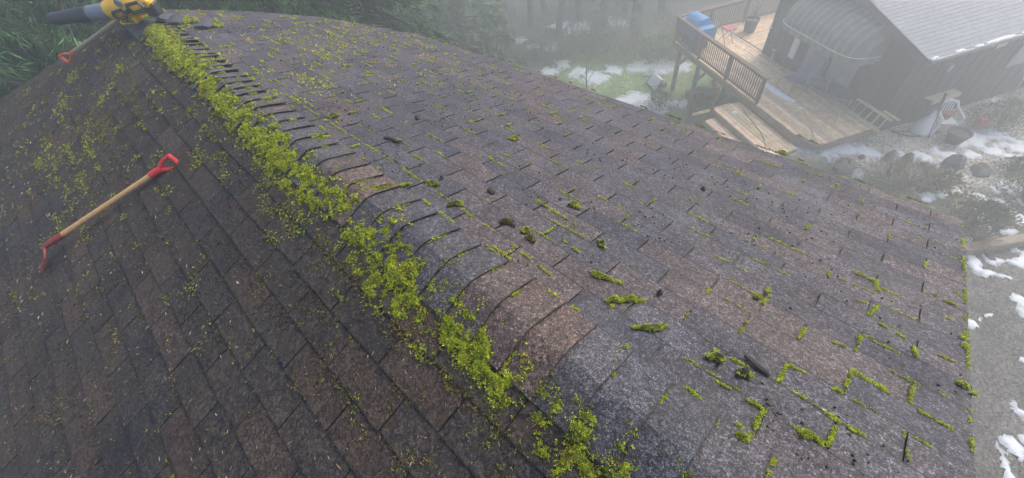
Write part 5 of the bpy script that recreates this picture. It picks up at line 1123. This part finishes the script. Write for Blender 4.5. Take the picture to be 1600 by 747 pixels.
conifer(cb(2.2, 9.2), 12.8, 4.6, 'conifer with drooping sprays behind the far gable edge', 203, 140000, **NEAR)
conifer(cb(3.7, 8.6), 12.4, 2.9, 'conifer whose sprays hang over the far roof corner', 204, 90000, **NEAR, pal=np.array([(.05, .085, .035), (.07, .115, .045), (.035, .065, .03), (.09, .135, .055)]))
conifer(cb(-4.2, 8.6), 12.5, 4.4, 'shaded conifer at the lower end of the dark slope', 205, 90000, **NEAR, pal=np.array([(.028, .055, .024), (.04, .08, .034), (.055, .10, .042)]))
conifer(cb(-2.0, 12.0), 12.8, 4.4, 'conifer in the second row behind the dense dark one', 206, 60000, leafW=.03, band=(5, 10), nb=(5, 8)); conifer(cb(1.2, 12.4), 12.8, 4.4, 'conifer in the second row behind the blower', 207, 60000, leafW=.03, band=(5, 10), nb=(5, 8))
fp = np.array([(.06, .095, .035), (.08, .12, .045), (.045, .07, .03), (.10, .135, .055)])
for i, (px, dist, H, Rm, lab) in enumerate([(690, 16.0, 11, 2.4, 'fog pale conifer nearest the roof corner'), (722, 18.5, 10.5, 2.6, 'fog pale bushy conifer next to the far eave'), (660, 20, 12, 2.6, 'tall fog pale conifer behind the hanging sprays'), (705, 24, 12.5, 2.8, 'faint tall conifer deep in the fog'), (750, 27, 11.5, 2.6, 'faint conifer left of the bare forked tree'), (760, 17.2, 5.2, 1.9, 'low bushy conifer hugging the far eave'), (620, 27, 13, 3, 'very faint conifer far behind the hanging sprays'), (945, 40, 13, 3, 'dim conifer at the back of the foggy wood'), (1020, 42, 13, 3, 'dim conifer behind the deck corner'), (1110, 43, 13, 3, 'dim conifer behind the back railing'), (860, 44, 13, 3, 'dim conifer behind the far snow'), (1200, 44, 13, 3, 'dim conifer beside the dark house')]):
    conifer(far_base(px, dist * .78 if dist > 36 else dist), min(H, 12.8), Rm, lab, 300 + i, 8000, leafL=(.15, .35), leafW=.05, pal=fp, group='conifers in the fog', r0=.2, gap=.5, zlo=.5 if i == 5 else 1.2)
# grass blades on the lawn
n = 26000; gx_ = rng.uniform(8, 18.5, n); gy_ = rng.uniform(3.0, 13.5, n); k = fbm(gx_ * .8, gy_ * .8, 171) > .36; gx_, gy_ = gx_[k], gy_[k]; P = np.stack([gx_, gy_, ground_z(gx_, gy_) - .005], -1)
V, F_, C_ = blades(P, unit(rng.normal(0, .5, P.shape) + z3), rng.uniform(.03, .09, len(P)), .012, pick(np.array([(.10, .16, .045), (.14, .19, .06), (.18, .19, .08), (.08, .13, .04)]), len(P)))
o = link('lawn_grass', mesh_np('lawn_grass', V, F_, MT['leafy'], C_), recentre=False); tag(o, 'short wet green grass on the lawn below the deck', 'grass', kind='stuff')
# ================================================================ haze
mb = MB(); mb.box((0, 0, 4.0), (130, 0, 0), (0, 130, 0), (0, 0, 8.5)); ho = mb.build('haze', None); m, nt, b = base_mat('haze_air'); nt.nodes.remove(b)
pv = nd(nt, 'ShaderNodeVolumePrincipled', Density=HAZE_DENSITY, Anisotropy=.55); pv.inputs['Color'].default_value = (.91, .955, .975, 1); nt.links.new(pv.outputs[0], nt.nodes['Material Output'].inputs['Volume'])
ho.data.materials.append(m); tag(ho, 'pale even fog filling the air over the yards', 'fog', kind='stuff')
